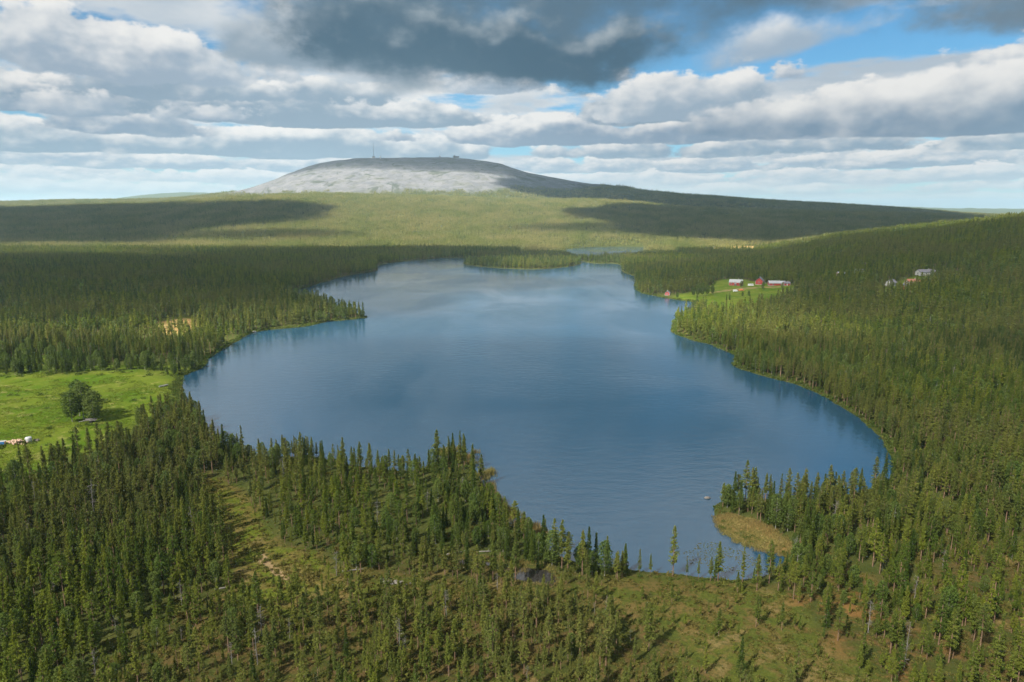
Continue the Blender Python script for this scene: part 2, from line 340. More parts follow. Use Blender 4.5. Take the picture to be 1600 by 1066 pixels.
class MB:
    """collects boxes, tubes and prisms into one mesh"""
    def __init__(s): s.v, s.f = [], []
    def box(s, c, d, rz=0.0, rx=0.0):
        b = len(s.v); ca, sa = math.cos(rz), math.sin(rz); cx, sx = math.cos(rx), math.sin(rx)
        for i in (-1, 1):
            for j in (-1, 1):
                for k in (-1, 1):
                    x, y, z = i * d[0] / 2, j * d[1] / 2, k * d[2] / 2
                    y, z = y * cx - z * sx, y * sx + z * cx
                    s.v.append((c[0] + x * ca - y * sa, c[1] + x * sa + y * ca, c[2] + z))
        for q in ((0, 1, 3, 2), (4, 6, 7, 5), (0, 4, 5, 1), (2, 3, 7, 6), (0, 2, 6, 4), (1, 5, 7, 3)): s.f.append([b + i for i in q])
        return s
    def tube(s, pts, rad, n=6, cap=True):
        b = len(s.v); pts = [Vector(p) for p in pts]
        for i, p in enumerate(pts):
            t = (pts[min(i + 1, len(pts) - 1)] - pts[max(i - 1, 0)]).normalized()
            u = t.orthogonal().normalized() if abs(t.z) < .9 else Vector((1, 0, 0)); u = (u - t * u.dot(t)).normalized(); w = t.cross(u)
            for a in range(n):
                an = 2 * math.pi * a / n; s.v.append(tuple(p + (u * math.cos(an) + w * math.sin(an)) * rad[i]))
        for i in range(len(pts) - 1):
            for a in range(n):
                s.f.append([b + i * n + a, b + i * n + (a + 1) % n, b + (i + 1) * n + (a + 1) % n, b + (i + 1) * n + a])
        if cap: s.f.append([b + a for a in reversed(range(n))]); s.f.append([b + (len(pts) - 1) * n + a for a in range(n)])
        return s
    def poly(s, pts, faces):
        b = len(s.v); s.v += [tuple(p) for p in pts]; s.f += [[b + i for i in f] for f in faces]; return s
    def build(s, name, mat, parent=None, loc=None, smooth=False):
        me = bpy.data.meshes.new(name); me.from_pydata(s.v, [], s.f); me.materials.append(mat)
        if smooth: me.polygons.foreach_set('use_smooth', np.full(len(me.polygons), True))
        me.update(); return link(name, me, parent, loc)

# ------------------------------------------------------------------ materials
def newmat(name):
    m = bpy.data.materials.new(name); m.use_nodes = True; m.node_tree.nodes.clear(); g = NG(m.node_tree)
    o = g.node('ShaderNodeOutputMaterial'); return m, g, o
def simple(name, col, rough=.8, var=.25, scale=3.0, metal=0.0):
    m, g, o = newmat(name); b = g.node('ShaderNodeBsdfPrincipled')
    tcn = g.node('ShaderNodeTexCoord'); n = g.noise(S(g, tcn.outputs['Object']), scale, 4, .6)
    dark = tuple(c * (1 - var) for c in col); lite = tuple(min(1, c * (1 + var)) for c in col)
    g.put(b.inputs['Base Color'], g.mix(g.step(n, .3, .7), dark, lite)); b.inputs['Roughness'].default_value = rough; b.inputs['Metallic'].default_value = metal
    g.nt.links.new(b.outputs[0], o.inputs[0]); return m
def foliage(name, c1, c2, c3, trans=.42, stand=.012, fsc=1.6, mixk=.55):
    """leaf or needle colour: differs from tree to tree, from stand to stand and from tuft to tuft"""
    m, g, o = newmat(name)
    rnd = S(g, g.node('ShaderNodeObjectInfo').outputs['Random']); p = g.pos()
    st = g.step(g.noise(p, stand, 4, .6), .36, .64); fine = g.noise(p, fsc, 2, .6)
    c = g.mix(rnd, c1, c2)
    c = g.mix(g.m('MULTIPLY', st, mixk), c, c3)
    c = g.vm('SCALE', c, scale=g.m('MULTIPLY_ADD', fine, 1.1, .45))
    d = g.node('ShaderNodeBsdfDiffuse'); t = g.node('ShaderNodeBsdfTranslucent'); mx = g.node('ShaderNodeMixShader')
    g.put(d.inputs[0], c); g.put(t.inputs[0], c); mx.inputs[0].default_value = trans
    g.nt.links.new(d.outputs[0], mx.inputs[1]); g.nt.links.new(t.outputs[0], mx.inputs[2]); g.nt.links.new(mx.outputs[0], o.inputs[0]); return m
M_PINE = foliage('pine_needles', (.078, .128, .022), (.200, .232, .030), (.190, .182, .066))
M_SPRUCE = foliage('spruce_needles', (.055, .095, .018), (.115, .155, .026), (.08, .11, .03))
M_BIRCH = foliage('birch_leaves', (.095, .155, .030), (.175, .225, .055), (.13, .17, .05), .5)
M_SHRUB = foliage('heath_leaves', (.11, .145, .026), (.21, .20, .055), (.20, .135, .05), .5, .08)
M_WILLOW = foliage('willow_leaves', (.07, .12, .02), (.14, .17, .04), (.11, .14, .035), .45, .05)
M_SEDGE = foliage('sedge_blades', (.30, .26, .09), (.24, .225, .07), (.30, .20, .085), .4, .08)
M_FAR = foliage('far_needles', (.115, .152, .036), (.23, .24, .066), (.29, .26, .10), .45, .009, .22, .8)
M_BARK = simple('pine_bark', (.20, .125, .075), .9, .35, 1.2)
M_GBARK = simple('grey_bark', (.17, .15, .13), .9, .3, 2)
M_WBARK = simple('birch_bark', (.30, .28, .25), .8, .35, 2.5)
M_DEAD = simple('dead_wood', (.19, .175, .16), .9, .25, 2)

m, g, o = newmat('land_cover'); M_LAND = m
p = g.pos(); b = g.node('ShaderNodeBsdfPrincipled'); b.inputs['Roughness'].default_value = .95; b.inputs['Specular IOR Level'].default_value = .02
n1 = g.noise(p, .22, 6, .62); n2 = g.noise(p, .045, 5, .6, .4); n3 = g.noise(p, 1.1, 4, .65); n4 = g.noise(p, .012, 4, .55)
c = g.mix(g.step(n1, .38, .64), (.048, .062, .016), (.074, .082, .022))
c = g.mix(g.step(n3, .52, .7) * .3, c, (.10, .07, .032))
bogc = g.mix(g.step(n1, .42, .58), (.056, .064, .016), (.095, .068, .025))
bogc = g.mix(g.step(n2 * .6 + n1 * .4, .55, .62) * .8, bogc, (.19, .14, .05))
bogc = g.mix(g.step(n3, .52, .62) * .6, bogc, (.035, .045, .012))
c = g.mix(g.attr('bog'), c, bogc)
hc = g.mix(g.step(n1, .42, .58), (.062, .070, .018), (.115, .078, .03)); hc = g.mix(g.step(n2 * .6 + n1 * .4, .53, .60) * .75, hc, (.20, .155, .065)); hc = g.mix(g.step(n3, .5, .60) * .6, hc, (.04, .055, .014))
c = g.mix(g.attr('heath'), c, hc)
mo = g.mix(g.step(n1, .42, .58), (.098, .118, .015), (.13, .105, .028)); mo = g.mix(g.step(n3, .48, .62) * .7, mo, (.042, .055, .011)); mo = g.mix(g.step(n2 * .6 + n1 * .4, .56, .62) * .6, mo, (.17, .13, .05))
c = g.mix(g.attr('moss'), c, mo)
c = g.mix(g.attr('orange') * g.step(n2 * .4 + n1 * .6, .48, .58) * .85, c, (.18, .098, .032))
mc = g.mix(g.step(n2, .36, .6), (.07, .125, .008), (.115, .15, .016)); mc = g.mix(g.step(n1, .54, .7) * .55, mc, (.27, .24, .085)); mc = g.mix(g.step(n3, .56, .7) * .3, mc, (.06, .10, .018))
c = g.mix(g.attr('meadow'), c, mc)
sc_ = g.mix(g.step(n1, .4, .6), (.34, .27, .10), (.27, .16, .06))
c = g.mix(g.attr('dry'), c, sc_)
c = g.mix(g.attr('track') * g.step(n1, .38, .52), c, (.27, .19, .10))
c = g.mix(g.attr('shore') * .8, c, g.mix(g.step(n1, .4, .6), (.065, .065, .022), (.048, .062, .016)))
lich = g.noise(p, .018, 6, .68, .5); lines = g.noise(g.vm('MULTIPLY', p, (1, .35, 2.5)), .008, 6, .7, 1.2)
rk = g.mix(g.step(lich, .40, .62), (.168, .168, .174), (.112, .117, .128)); rk = g.mix(g.step(lines, .545, .60) * .9, rk, (.055, .065, .05)); rk = g.mix(g.step(g.noise(p, .045, 4, .7), .54, .62) * .7, rk, (.07, .075, .06)); rk = g.mix(g.step(n4, .5, .62) * .45, rk, (.10, .105, .08))
c = g.mix(g.attr('rock'), c, rk)
g.put(b.inputs['Base Color'], c)
bp = g.node('ShaderNodeBump'); bp.inputs['Strength'].default_value = .8; bp.inputs['Distance'].default_value = .5; g.put(bp.inputs['Height'], n3 * .5 + n1)
g.nt.links.new(bp.outputs[0], b.inputs['Normal']); g.nt.links.new(b.outputs[0], o.inputs[0])

def water(name, body, rough, wave, ior=1.333):
    m, g, o = newmat(name); b = g.node('ShaderNodeBsdfPrincipled'); p = g.pos()
    b.inputs['IOR'].default_value = ior; b.inputs['Roughness'].default_value = rough
    g.put(b.inputs['Base Color'], body)
    gust = g.noise(g.vm('MULTIPLY', p, (1, 1.0, 1)), .008, 4, .6, .6)
    w = g.noise(g.vm('MULTIPLY', p, (.7, 1.0, 1)), .9, 4, .6) + g.noise(g.vm('MULTIPLY', p, (.6, 1.0, 1)), .30, 3, .5) * 1.6
    g.put(b.inputs['Roughness'], g.step(g.noise(g.vm('MULTIPLY', p, (1, .5, 1)), .012, 5, .6, .8), .35, .65) * (rough * 1.6) + rough * .4)
    bp = g.node('ShaderNodeBump'); bp.inputs['Distance'].default_value = .2
    g.put(bp.inputs['Strength'], g.step(gust, .3, .7) * wave * .7 + wave * .3); g.put(bp.inputs['Height'], w)
    g.nt.links.new(bp.outputs[0], b.inputs['Normal']); g.nt.links.new(b.outputs[0], o.inputs[0]); return m
M_WATER = water('lake_water', (.010, .050, .094), .10, .48, 1.9)
M_POOL = water('peat_water', (.030, .027, .024), .10, .12, 1.7)

# ------------------------------------------------------------------ ground sheet to the horizon, lake, pond, bog pool
ang = np.unique(np.concatenate([np.arange(-180, -48, 3.0), np.arange(-48, 48.01, .2), np.arange(51, 180, 3.0)]))
rad = np.concatenate([[1.0, 15, 30], np.exp(np.arange(math.log(45), math.log(2500), .0085)), np.exp(np.arange(math.log(2500), math.log(24000), .016))])
AA, RR = np.meshgrid(np.radians(ang), rad)
GX, GY = RR * np.sin(AA), RR * np.cos(AA)
GD = lake_dist(GX, GY); GZ = land(GX, GY, GD)
na, nr = len(ang), len(rad)
pool_k = inside('pool', GX, GY, 1.6); pzr = float(np.min(land(AREAS['pool'][:, 0], AREAS['pool'][:, 1]))); GZ = GZ * (1 - pool_k) + (pzr - .45) * pool_k
ii, jj = np.meshgrid(np.arange(nr - 1), np.arange(na), indexing='ij'); j2 = (jj + 1) % na
F = np.stack([ii * na + jj, ii * na + j2, (ii + 1) * na + j2, (ii + 1) * na + jj], -1).reshape(-1, 4)
gm = mesh_np('ground', np.stack([GX, GY, GZ], -1).reshape(-1, 3), F[:, ::-1], [M_LAND], smooth=True)
def put_attr(me, name, a):
    at = me.attributes.new(name, 'FLOAT', 'POINT'); at.data.foreach_set('value', np.asarray(a, np.float32).ravel())
put_attr(gm, 'bog', np.maximum(inside('bog', GX, GY, 10), inside('strip', GX, GY, 3)))
put_attr(gm, 'heath', inside('heath', GX, GY, 6)); put_attr(gm, 'moss', np.maximum(inside('strip', GX, GY, 2.5), .4 * inside('clear', GX, GY, 4))); put_attr(gm, 'orange', inside('orange', GX, GY, 6))
put_attr(gm, 'meadow', np.maximum(np.maximum(inside('meadow', GX, GY, 6), inside('field', GX, GY, 5)), np.maximum(inside('field2', GX, GY, 8), .75 * inside('scrub', GX, GY, 8))))
put_attr(gm, 'dry', np.maximum(np.maximum(inside('sedge', GX, GY, 1.5), inside('dry', GX, GY, 4)), inside('palebog', GX, GY, 12)))
put_attr(gm, 'shore', np.where(GD > 0, np.exp(-np.maximum(GD, 0) / 1.5), 1.0))
put_attr(gm, 'rock', rock_mask(GX, GY, GZ))
def polyline_mask(pts, w):
    P = hits(pts); o = np.zeros(GX.shape); k = (GX > P[:, 0].min() - 20) & (GX < P[:, 0].max() + 20) & (GY > P[:, 1].min() - 20) & (GY < P[:, 1].max() + 20)
    Q = np.concatenate([P, P[::-1][1:-1]]); d = np.abs(sdf(GX[k], GY[k], Q)); o[k] = 1 - sstep(d, w * .6, w * 1.3); return o
put_attr(gm, 'track', np.maximum(polyline_mask([(1112, 457), (1130, 455), (1160, 451), (1190, 449), (1215, 449)], 4.5), polyline_mask([(405, 868), (420, 885), (440, 900), (455, 912)], 1.2)))
tag(link('ground', gm), kind='structure')
def sheet(name, pts, z, mat):
    mb = MB(); mb.poly([(p[0], p[1], z) for p in pts], [list(range(len(pts)))]); o = mb.build(name, mat); tag(o, kind='structure'); return o
sheet('lake_water', [(-900, 90), (900, 90), (900, 1750), (-900, 1750)], 0.0, M_WATER)
pp = AREAS['pool']; pz = float(np.min(land(pp[:, 0], pp[:, 1])))
sheet('bog_pool', pp + (pp - pp.mean(0)) * .15, pz - .22, M_POOL)
print('LAND', {k: [tuple(np.round(v.mean(0)))] for k, v in AREAS.items()}, 'pool z', pz)

# ------------------------------------------------------------------ trees
def tris_at(C, size, per, rng, up=.35):
    """per random leaf-sized triangles round every centre"""
    n = len(C) * per; c = np.repeat(C, per, 0) + rng.normal(0, 1, (n, 3)) * np.repeat(np.broadcast_to(size, (len(C),)), per)[:, None] * .42
    s = np.repeat(np.broadcast_to(size, (len(C),)), per) * rng.uniform(.7, 1.3, n)
    nrm = rng.normal(0, 1, (n, 3)); nrm[:, 2] = np.abs(nrm[:, 2]) + up; nrm /= np.linalg.norm(nrm, axis=1)[:, None]
    a = np.cross(nrm, rng.normal(0, 1, (n, 3))); a /= np.linalg.norm(a, axis=1)[:, None]; b = np.cross(nrm, a)
    V = np.stack([c + a * s[:, None], c - a * s[:, None] * .55 + b * s[:, None] * .48, c - a * s[:, None] * .55 - b * s[:, None] * .48], 1).reshape(-1, 3)
    return V, np.arange(n * 3).reshape(-1, 3)
def trunk_mb(h, r, rng, lean=.02, n=6, segs=5, limbs=()):
    mb = MB(); l = rng.normal(0, lean, 2); w = rng.normal(0, .05, (segs + 1, 2)); w[0] = 0
    pts = [(l[0] * h * t * t + w[i, 0], l[1] * h * t * t + w[i, 1], -.4 if i == 0 else h * t) for i, t in enumerate(np.linspace(0, 1, segs + 1))]
    mb.tube(pts, [r * (1 - .85 * t) + .012 for t in np.linspace(0, 1, segs + 1)], n, False)
    for z, az, L, dr, rr in limbs:
        mb.tube([(l[0] * z * z / h, l[1] * z * z / h, z), (math.cos(az) * L * .6, math.sin(az) * L * .6, z + dr * L * .5), (math.cos(az) * L, math.sin(az) * L, z + dr * L)], [rr, rr * .7, rr * .25], 3, False)
    return mb
def tri_of(mb):
    t = []
    for f in mb.f:
        for i in range(1, len(f) - 1): t.append((f[0], f[i], f[i + 1]))
    return np.array(mb.v), np.array(t)
def pine(seed, h, lod=0, old=False, thin=1.0):
    rng = np.random.default_rng(seed); cs = h * (rng.uniform(.5, .6) if old else rng.uniform(.14, .36)); Lm = (2.5 if old else rng.uniform(1.35, 2.6)) * h / 14
    C, limbs, SZ = [], [], []
    z = cs
    while z < h - .15:
        t = (z - cs) / (h - cs)
        L0 = Lm * ((1 - t) ** (.5 if old else .85) * .95 + .05) * (.55 + .45 * min(1, t / .2)) * rng.uniform(.78, 1.15)
        for k in range(rng.integers(4, 7) if lod == 0 else rng.integers(3, 6)):
            a = rng.uniform(0, 6.283); L = L0 * rng.uniform(.6, 1.12); dr = .42 * t - .08 + rng.normal(0, .08)
            if rng.random() > thin: continue
            if lod == 0 and L > .5: limbs.append((z, a, L * .85, dr, .028))
            for f in (np.linspace(.25, 1, 5) if lod == 0 else (.45, .95)):
                C.append((math.cos(a) * L * f, math.sin(a) * L * f, z + dr * L * f + rng.normal(0, .06))); SZ.append((.27 if lod == 0 else .70) * (1.15 - .4 * t))
        z += (.40 if lod == 0 else 1.0) * rng.uniform(.75, 1.25)
    C.append((0, 0, h)); SZ.append(.25)
    if lod == 0:
        for k in range(6): limbs.append((rng.uniform(.12, 1) * cs + .8, rng.uniform(0, 6.28), rng.uniform(.4, 1.1), rng.uniform(-.2, .15), .02))
    tv = trunk_mb(h, .0105 * h + .02, rng, .015, 6 if lod == 0 else 4, 5 if lod == 0 else 2, limbs)
    return tv, tris_at(np.array(C), np.array(SZ), 4 if lod == 0 else 3, rng)
def spruce(seed, h, lod=0):
    rng = np.random.default_rng(seed); cs = h * .07; Lm = rng.uniform(.095, .13) * h; C, SZ = [], []; z = cs
    while z < h:
        t = (z - cs) / (h - cs); L0 = Lm * ((1 - t) ** .9 * .95 + .05) * rng.uniform(.8, 1.15)
        for k in range(6 if lod == 0 else 4):
            a = rng.uniform(0, 6.283); L = L0 * rng.uniform(.7, 1.1)
            for f in ((.35, .65, 1.0) if lod == 0 else (.5, 1.0)):
                C.append((math.cos(a) * L * f, math.sin(a) * L * f, z - .28 * L * f)); SZ.append((.3 if lod == 0 else .66) * (1.15 - .5 * t))
        z += (.36 if lod == 0 else .95) * rng.uniform(.8, 1.2)
    C.append((0, 0, h)); SZ.append(.2)
    return trunk_mb(h, .012 * h, rng, .008, 6 if lod == 0 else 4, 3), tris_at(np.array(C), np.array(SZ), 3 if lod == 0 else 2, rng, .1)
def birch(seed, h, lod=0, wide=1.0):
    rng = np.random.default_rng(seed); n = 520 if lod == 0 else 70; cs = .16 * h
    t = rng.beta(1.3, 1.2, n); a = rng.uniform(0, 6.283, n); lob = 1 + .25 * np.sin(3 * a + seed) * np.sin(5 * t + seed)
    rr = .2 * h * wide * np.sqrt(np.clip(np.sin(np.pi * (t * .93 + .06)), 0, 1)) * lob * rng.uniform(.35, 1.05, n) ** .6
    C = np.stack([np.cos(a) * rr, np.sin(a) * rr, cs + t * (h - cs)], 1)
    limbs = [(rng.uniform(.3, .75) * h, rng.uniform(0, 6.28), .16 * h * wide, .9, .04) for k in range(6 if lod == 0 else 0)]
    return trunk_mb(h * .93, .010 * h, rng, .02, 5 if lod == 0 else 3, 4, limbs), tris_at(C, np.full(n, .34 if lod == 0 else .85), 3 if lod == 0 else 2, rng, .3)
def snag(seed, h):
    rng = np.random.default_rng(seed)
    limbs = [(rng.uniform(.25, .97) * h, rng.uniform(0, 6.28), rng.uniform(.5, 1.5) * (h / 9), rng.uniform(-.3, .5), .035) for k in range(26)]
    tw = MB()
    for z, a, L, dr, r in limbs:
        for k in range(3):
            f = rng.uniform(.4, .9); p0 = Vector((math.cos(a) * L * f, math.sin(a) * L * f, z + dr * L * f)); tw.tube([p0, p0 + Vector(rng.normal(0, .3, 3))], [.02, .006], 3, False)
    mb = trunk_mb(h, .013 * h, rng, .03, 6, 5, limbs); return mb, tri_of(tw)
def bush(seed, r=.6, n=26):
    rng = np.random.default_rng(seed); v = rng.normal(0, 1, (n, 3)); v /= np.linalg.norm(v, axis=1)[:, None]; v[:, 2] = np.abs(v[:, 2]); C = v * r * rng.uniform(.5, 1.05, (n, 1)); C[:, 2] *= .75
    return tris_at(C, np.full(n, .22), 2, rng)
def tuft(seed, n=22, h=.7, w=.35):
    rng = np.random.default_rng(seed); a = rng.uniform(0, 6.28, n); b = rng.normal(0, w, (n, 2)); tip = b + np.stack([np.cos(a), np.sin(a)], 1) * rng.uniform(.05, .35, (n, 1)); hh = h * rng.uniform(.5, 1.1, n)
    s = np.stack([-np.sin(a), np.cos(a)], 1) * .05
    V = np.stack([np.c_[b + s, np.zeros(n)], np.c_[b - s, np.zeros(n)], np.c_[tip, hh]], 1).reshape(-1, 3); return V, np.arange(n * 3).reshape(-1, 3)
def clump(seed, n, tile, tri, size, hmin, hmax):
    rng = np.random.default_rng(seed); C, SZ = [], []
    for i in range(n):
        x, y = rng.uniform(-.5, .5, 2) * tile; h = rng.uniform(hmin, hmax); wd = rng.uniform(1.0, 1.7)
        t = np.linspace(.0, 1, tri) ** .9; a = rng.uniform(0, 6.28, tri); r = wd * (1 - t) * rng.uniform(.5, 1.1, tri) + .1
        C.append(np.stack([x + np.cos(a) * r, y + np.sin(a) * r, h * (.22 + .78 * t)], 1)); SZ.append(size * (1.1 - .55 * t))
    return tris_at(np.concatenate(C), np.concatenate(SZ), 1, rng, .1)
def pack(name, parts):
    """several (V, F, material) joined as one prototype mesh of a mass"""
    V, F, MI, b = [], [], [], 0
    for i, (v, f, m_) in enumerate(parts): V.append(v); F.append(f + b); MI.append(np.full(len(f), i)); b += len(v)
    return mesh_np(name, np.concatenate(V), np.concatenate(F), [p[2] for p in parts], np.concatenate(MI))
KIND = {}   # species -> list of (trunk mesh, crown mesh, packed mesh, packed low mesh, height)
def species(key, mk, n, bark, leaf, low=None):
    L = []
    for i in range(n):
        tb, (cv, cf) = mk(i); tv, tf = tri_of(tb)
        tm = mesh_np('trunk', tv, tf, [bark]); cm = mesh_np('crown', cv, cf, [leaf]); pm = pack(key, [(tv, tf, bark), (cv, cf, leaf)])
        L.append([tm, cm, pm, None])
    if low:
        for i in range(n):
            tb, (cv, cf) = low(i); tv, tf = tri_of(tb); L[i][3] = pack(key + '_low', [(tv, tf, bark), (cv, cf, leaf)])
    KIND[key] = L
species('pine', lambda i: pine(100 + i, 13.0 + (i % 3), 0, False, (.95, .8, .6)[i % 3]), 12, M_BARK, M_PINE, lambda i: pine(100 + i, 13.0 + (i % 3), 1))
species('old_pine', lambda i: pine(150 + i, 15.0, 0, True), 3, M_BARK, M_PINE, lambda i: pine(150 + i, 15, 1, True))
species('spruce', lambda i: spruce(200 + i, 11.0 + i), 5, M_GBARK, M_SPRUCE, lambda i: spruce(200 + i, 11.0 + i, 1))
species('birch', lambda i: birch(300 + i, 9.0 + i), 4, M_WBARK, M_BIRCH, lambda i: birch(300 + i, 9.0 + i, 1))
species('snag', lambda i: snag(400 + i, 9.0 + i), 4, M_DEAD, M_DEAD)

# where trees stand
def density(x, y, z, d):
    k = np.where(d > .7, 1.0, 0.0) * sstep(d, .2, 2)
    k = k * (1 - inside('meadow', x, y, 2)) * (1 - inside('field', x, y, 4)) * (1 - inside('field2', x, y, 6)) * (1 - .985 * inside('strip', x, y, 1.5)) * (1 - inside('pool', x, y, 2))
    k = k * (1 - .97 * inside('sedge', x, y, 1)) * (1 - .9 * inside('dry', x, y, 4)) * (1 - .9 * inside('palebog', x, y, 10))
    bog = inside('bog', x, y, 8); px_ = 800 + x / np.maximum(y, 40) * FPX / CP; k = k * (1 - bog * (.12 + .12 * sstep(px_, 900, 1100))) * (1 - .6 * inside('heath', x, y, 4)) * (1 - .3 * inside('orange', x, y, 4)) * (1 - .62 * inside('clear', x, y, 2)) * (1 - .15 * inside('bogwood', x, y, 4))
    k = k * (1 - rock_mask(x, y, z)) * (1 - .6 * inside('scrub', x, y, 6))
    for nm, (sx_, sy_) in SITES.items():
        rr_ = 8 if nm.startswith('cottage') else 11 if sy_ > 500 else 4
        k = k * (np.hypot(x - sx_, y - sy_) > rr_)
        if nm.startswith('cottage'): continue
        if sy_ > 500: k = k * (np.hypot(x - sx_ * .974, y - sy_ * .974) > 12) * (np.hypot(x - sx_ * .955, y - sy_ * .955) > 9)
    k = k * (1 - .45 * ((np.abs(x - 185) < 130) & (y > 1270) & (y < 1520)))
    gap = fbm(x, y, 38, 3, 21); k = k * (1 - .55 * sstep(gap, .58, .72))
    return k
def scatter(y0, y1, sp, seed, qmax=.88):
    rng = np.random.default_rng(seed); xs = np.arange(-qmax * y1, qmax * y1, sp); ys = np.arange(y0, y1, sp)
    X, Y = np.meshgrid(xs, ys); X = X + rng.uniform(-.48, .48, X.shape) * sp; Y = Y + rng.uniform(-.48, .48, Y.shape) * sp
    k = np.abs(X) < qmax * Y + 12; X, Y = X[k], Y[k]
    d = lake_dist(X, Y); k = d > .4; X, Y, d = X[k], Y[k], d[k]
    Z = land(X, Y, d); return X, Y, Z, d, rng
def tree_set(y0, y1, sp, seed):
    X, Y, Z, d, rng = scatter(y0, y1, sp, seed)
    k = rng.random(len(X)) < density(X, Y, Z, d); X, Y, Z, d = X[k], Y[k], Z[k], d[k]
    bog = inside('bog', X, Y, 8)
    stand = fbm(X, Y, 90, 3, 44); u = rng.random(len(X))
    psp = .10 + .34 * sstep(stand, .5, .68); pbi = .06 + .24 * sstep(fbm(X, Y, 60, 3, 49), .57, .7) + .12 * np.exp(-d / 6) * (Y > 250) + .35 * np.maximum(inside('field', X, Y, 30), inside('meadow', X, Y, 9)) + .5 * inside('scrub', X, Y, 8)
    isl = (np.abs(X - 20) < 170) & (Y > 1060) & (Y < 1230); psp = np.where(isl, .6, psp)
    psp = psp * (1 - .8 * bog); pbi = pbi * (1 - .8 * bog)
    sp_ = np.where(u < pbi, 'birch', np.where(u < pbi + psp, 'spruce', np.where(u > .985 - .02 * bog, 'snag', np.where(u > .955 - .02 * bog, 'old_pine', 'pine'))))
    s = np.clip(rng.normal(.84, .19, len(X)), .36, 1.25) * (1 - .2 * bog) * (.86 + .3 * fbm(X, Y, 55, 2, 71))
    bw = inside('bogwood', X, Y, 4); s = s * np.interp(Y, [100, 300, 600], [.71, .78, .92]) * (1 - .22 * bw)
    s = s * (1 - .66 * sstep(Y, 1230, 1290) * (np.abs(X - 185) < 170))
    small = rng.random(len(X)) < .10 + .28 * bog; s = np.where(small, s * rng.uniform(.3, .6, len(X)), s)
    return X, Y, Z, sp_, s, rng.uniform(0, 6.283, len(X)), rng.integers(0, 60, len(X)), d
def mass(name, label, meshes, X, Y, Z, s, rot, var, sz=None):
    """one stuff object: points carrying the given meshes"""
    P = np.stack([X, Y, Z], 1).astype(np.float32); me = bpy.data.meshes.new(name); me.vertices.add(len(P)); me.vertices.foreach_set('co', P.ravel())
    for nme, a, ty in (('scl', s, 'FLOAT'), ('rot', rot, 'FLOAT'), ('var', var, 'INT')):
        at = me.attributes.new(nme, ty, 'POINT'); at.data.foreach_set('value', np.asarray(a, np.float32 if ty == 'FLOAT' else np.int32))
    me.update(); o = link(name, me); tag(o, label, kind='stuff')
    ng = bpy.data.node_groups.new(name, 'GeometryNodeTree'); ng.interface.new_socket('Geometry', in_out='INPUT', socket_type='NodeSocketGeometry'); ng.interface.new_socket('Geometry', in_out='OUTPUT', socket_type='NodeSocketGeometry')
    N, Lk = ng.nodes, ng.links; gi, go = N.new('NodeGroupInput'), N.new('NodeGroupOutput'); jn = N.new('GeometryNodeJoinGeometry')
    for mm in meshes:
        po = bpy.data.objects.new(mm.name + '_shape', mm); oi = N.new('GeometryNodeObjectInfo'); oi.inputs[0].default_value = po; oi.transform_space = 'ORIGINAL'
        gt = N.new('GeometryNodeGeometryToInstance'); Lk.new(oi.outputs['Geometry'], gt.inputs[0]); Lk.new(gt.outputs[0], jn.inputs[0])
    def na(nme, ty):
        n = N.new('GeometryNodeInputNamedAttribute'); n.data_type = ty; n.inputs[0].default_value = nme; return n.outputs[0]
    ip = N.new('GeometryNodeInstanceOnPoints'); cx = N.new('ShaderNodeCombineXYZ'); Lk.new(na('rot', 'FLOAT'), cx.inputs[2]); Lk.new(cx.outputs[0], ip.inputs['Rotation'])
    Lk.new(gi.outputs[0], ip.inputs['Points']); Lk.new(jn.outputs[0], ip.inputs['Instance']); ip.inputs['Pick Instance'].default_value = True
    Lk.new(na('var', 'INT'), ip.inputs['Instance Index']); Lk.new(na('scl', 'FLOAT'), ip.inputs['Scale']); Lk.new(ip.outputs[0], go.inputs[0])
    md = o.modifiers.new('copies', 'NODES'); md.node_group = ng; return o

ORD1 = 'zeroth first second third fourth fifth sixth seventh eighth ninth tenth eleventh twelfth thirteenth fourteenth fifteenth sixteenth seventeenth eighteenth nineteenth'.split()
def ordinal(n):
    if n < 20: return ORD1[n]
    t = 'twent thirt fort fift sixt sevent eight ninet'.split()[n // 10 - 2]
    return t + 'ieth' if n % 10 == 0 else t + 'y-' + ORD1[n % 10]
def single_tree(kind, var, x, y, z, s, rot):
    name = {'pine': 'pine_tree', 'old_pine': 'pine_tree', 'spruce': 'spruce_tree', 'birch': 'birch_tree', 'snag': 'dead_tree'}[kind]
    tm, cm = KIND[kind][var % len(KIND[kind])][:2]
    e = link(name, None, None, (x, y, z)); e.scale = (s, s, s); e.rotation_euler = (0, 0, rot); e.empty_display_size = 1
    link('trunk', tm, e); c_ = link('twigs' if kind == 'snag' else 'crown', cm, e)
    if kind == 'snag': c_['kind'] = 'stuff'
    return e

X, Y, Z, SPC, SCL, ROT, VAR, DD = tree_set(96, 430, 2.7, 11)
TOPX, TOPY = project(X, Y, Z + 13 * SCL); BX, BY = project(X, Y, Z)
vis = (TOPX > 5) & (TOPX < 1595) & (TOPY < 1050) & (BX > -40) & (BX < 1640)
single = np.zeros(len(X), bool)
dist = np.hypot(X, Y)
LIM = {'pine': 290, 'spruce': 120, 'birch': 70, 'snag': 60}
kindcat = np.where(SPC == 'old_pine', 'pine', SPC)
for kc, n in LIM.items():
    c = np.where(vis & (kindcat == kc))[0]; c = c[np.argsort(dist[c] / SCL[c] ** .5)][:n]; single[c] = True
def where_phrase(px, py):
    side = 'far left' if px < 320 else 'left' if px < 640 else 'middle' if px < 960 else 'right' if px < 1280 else 'far right'
    row = 'along the bottom edge' if py > 1040 else 'in the front rows' if py > 960 else 'in the near forest' if py > 880 else 'towards the lake'
    return side, row
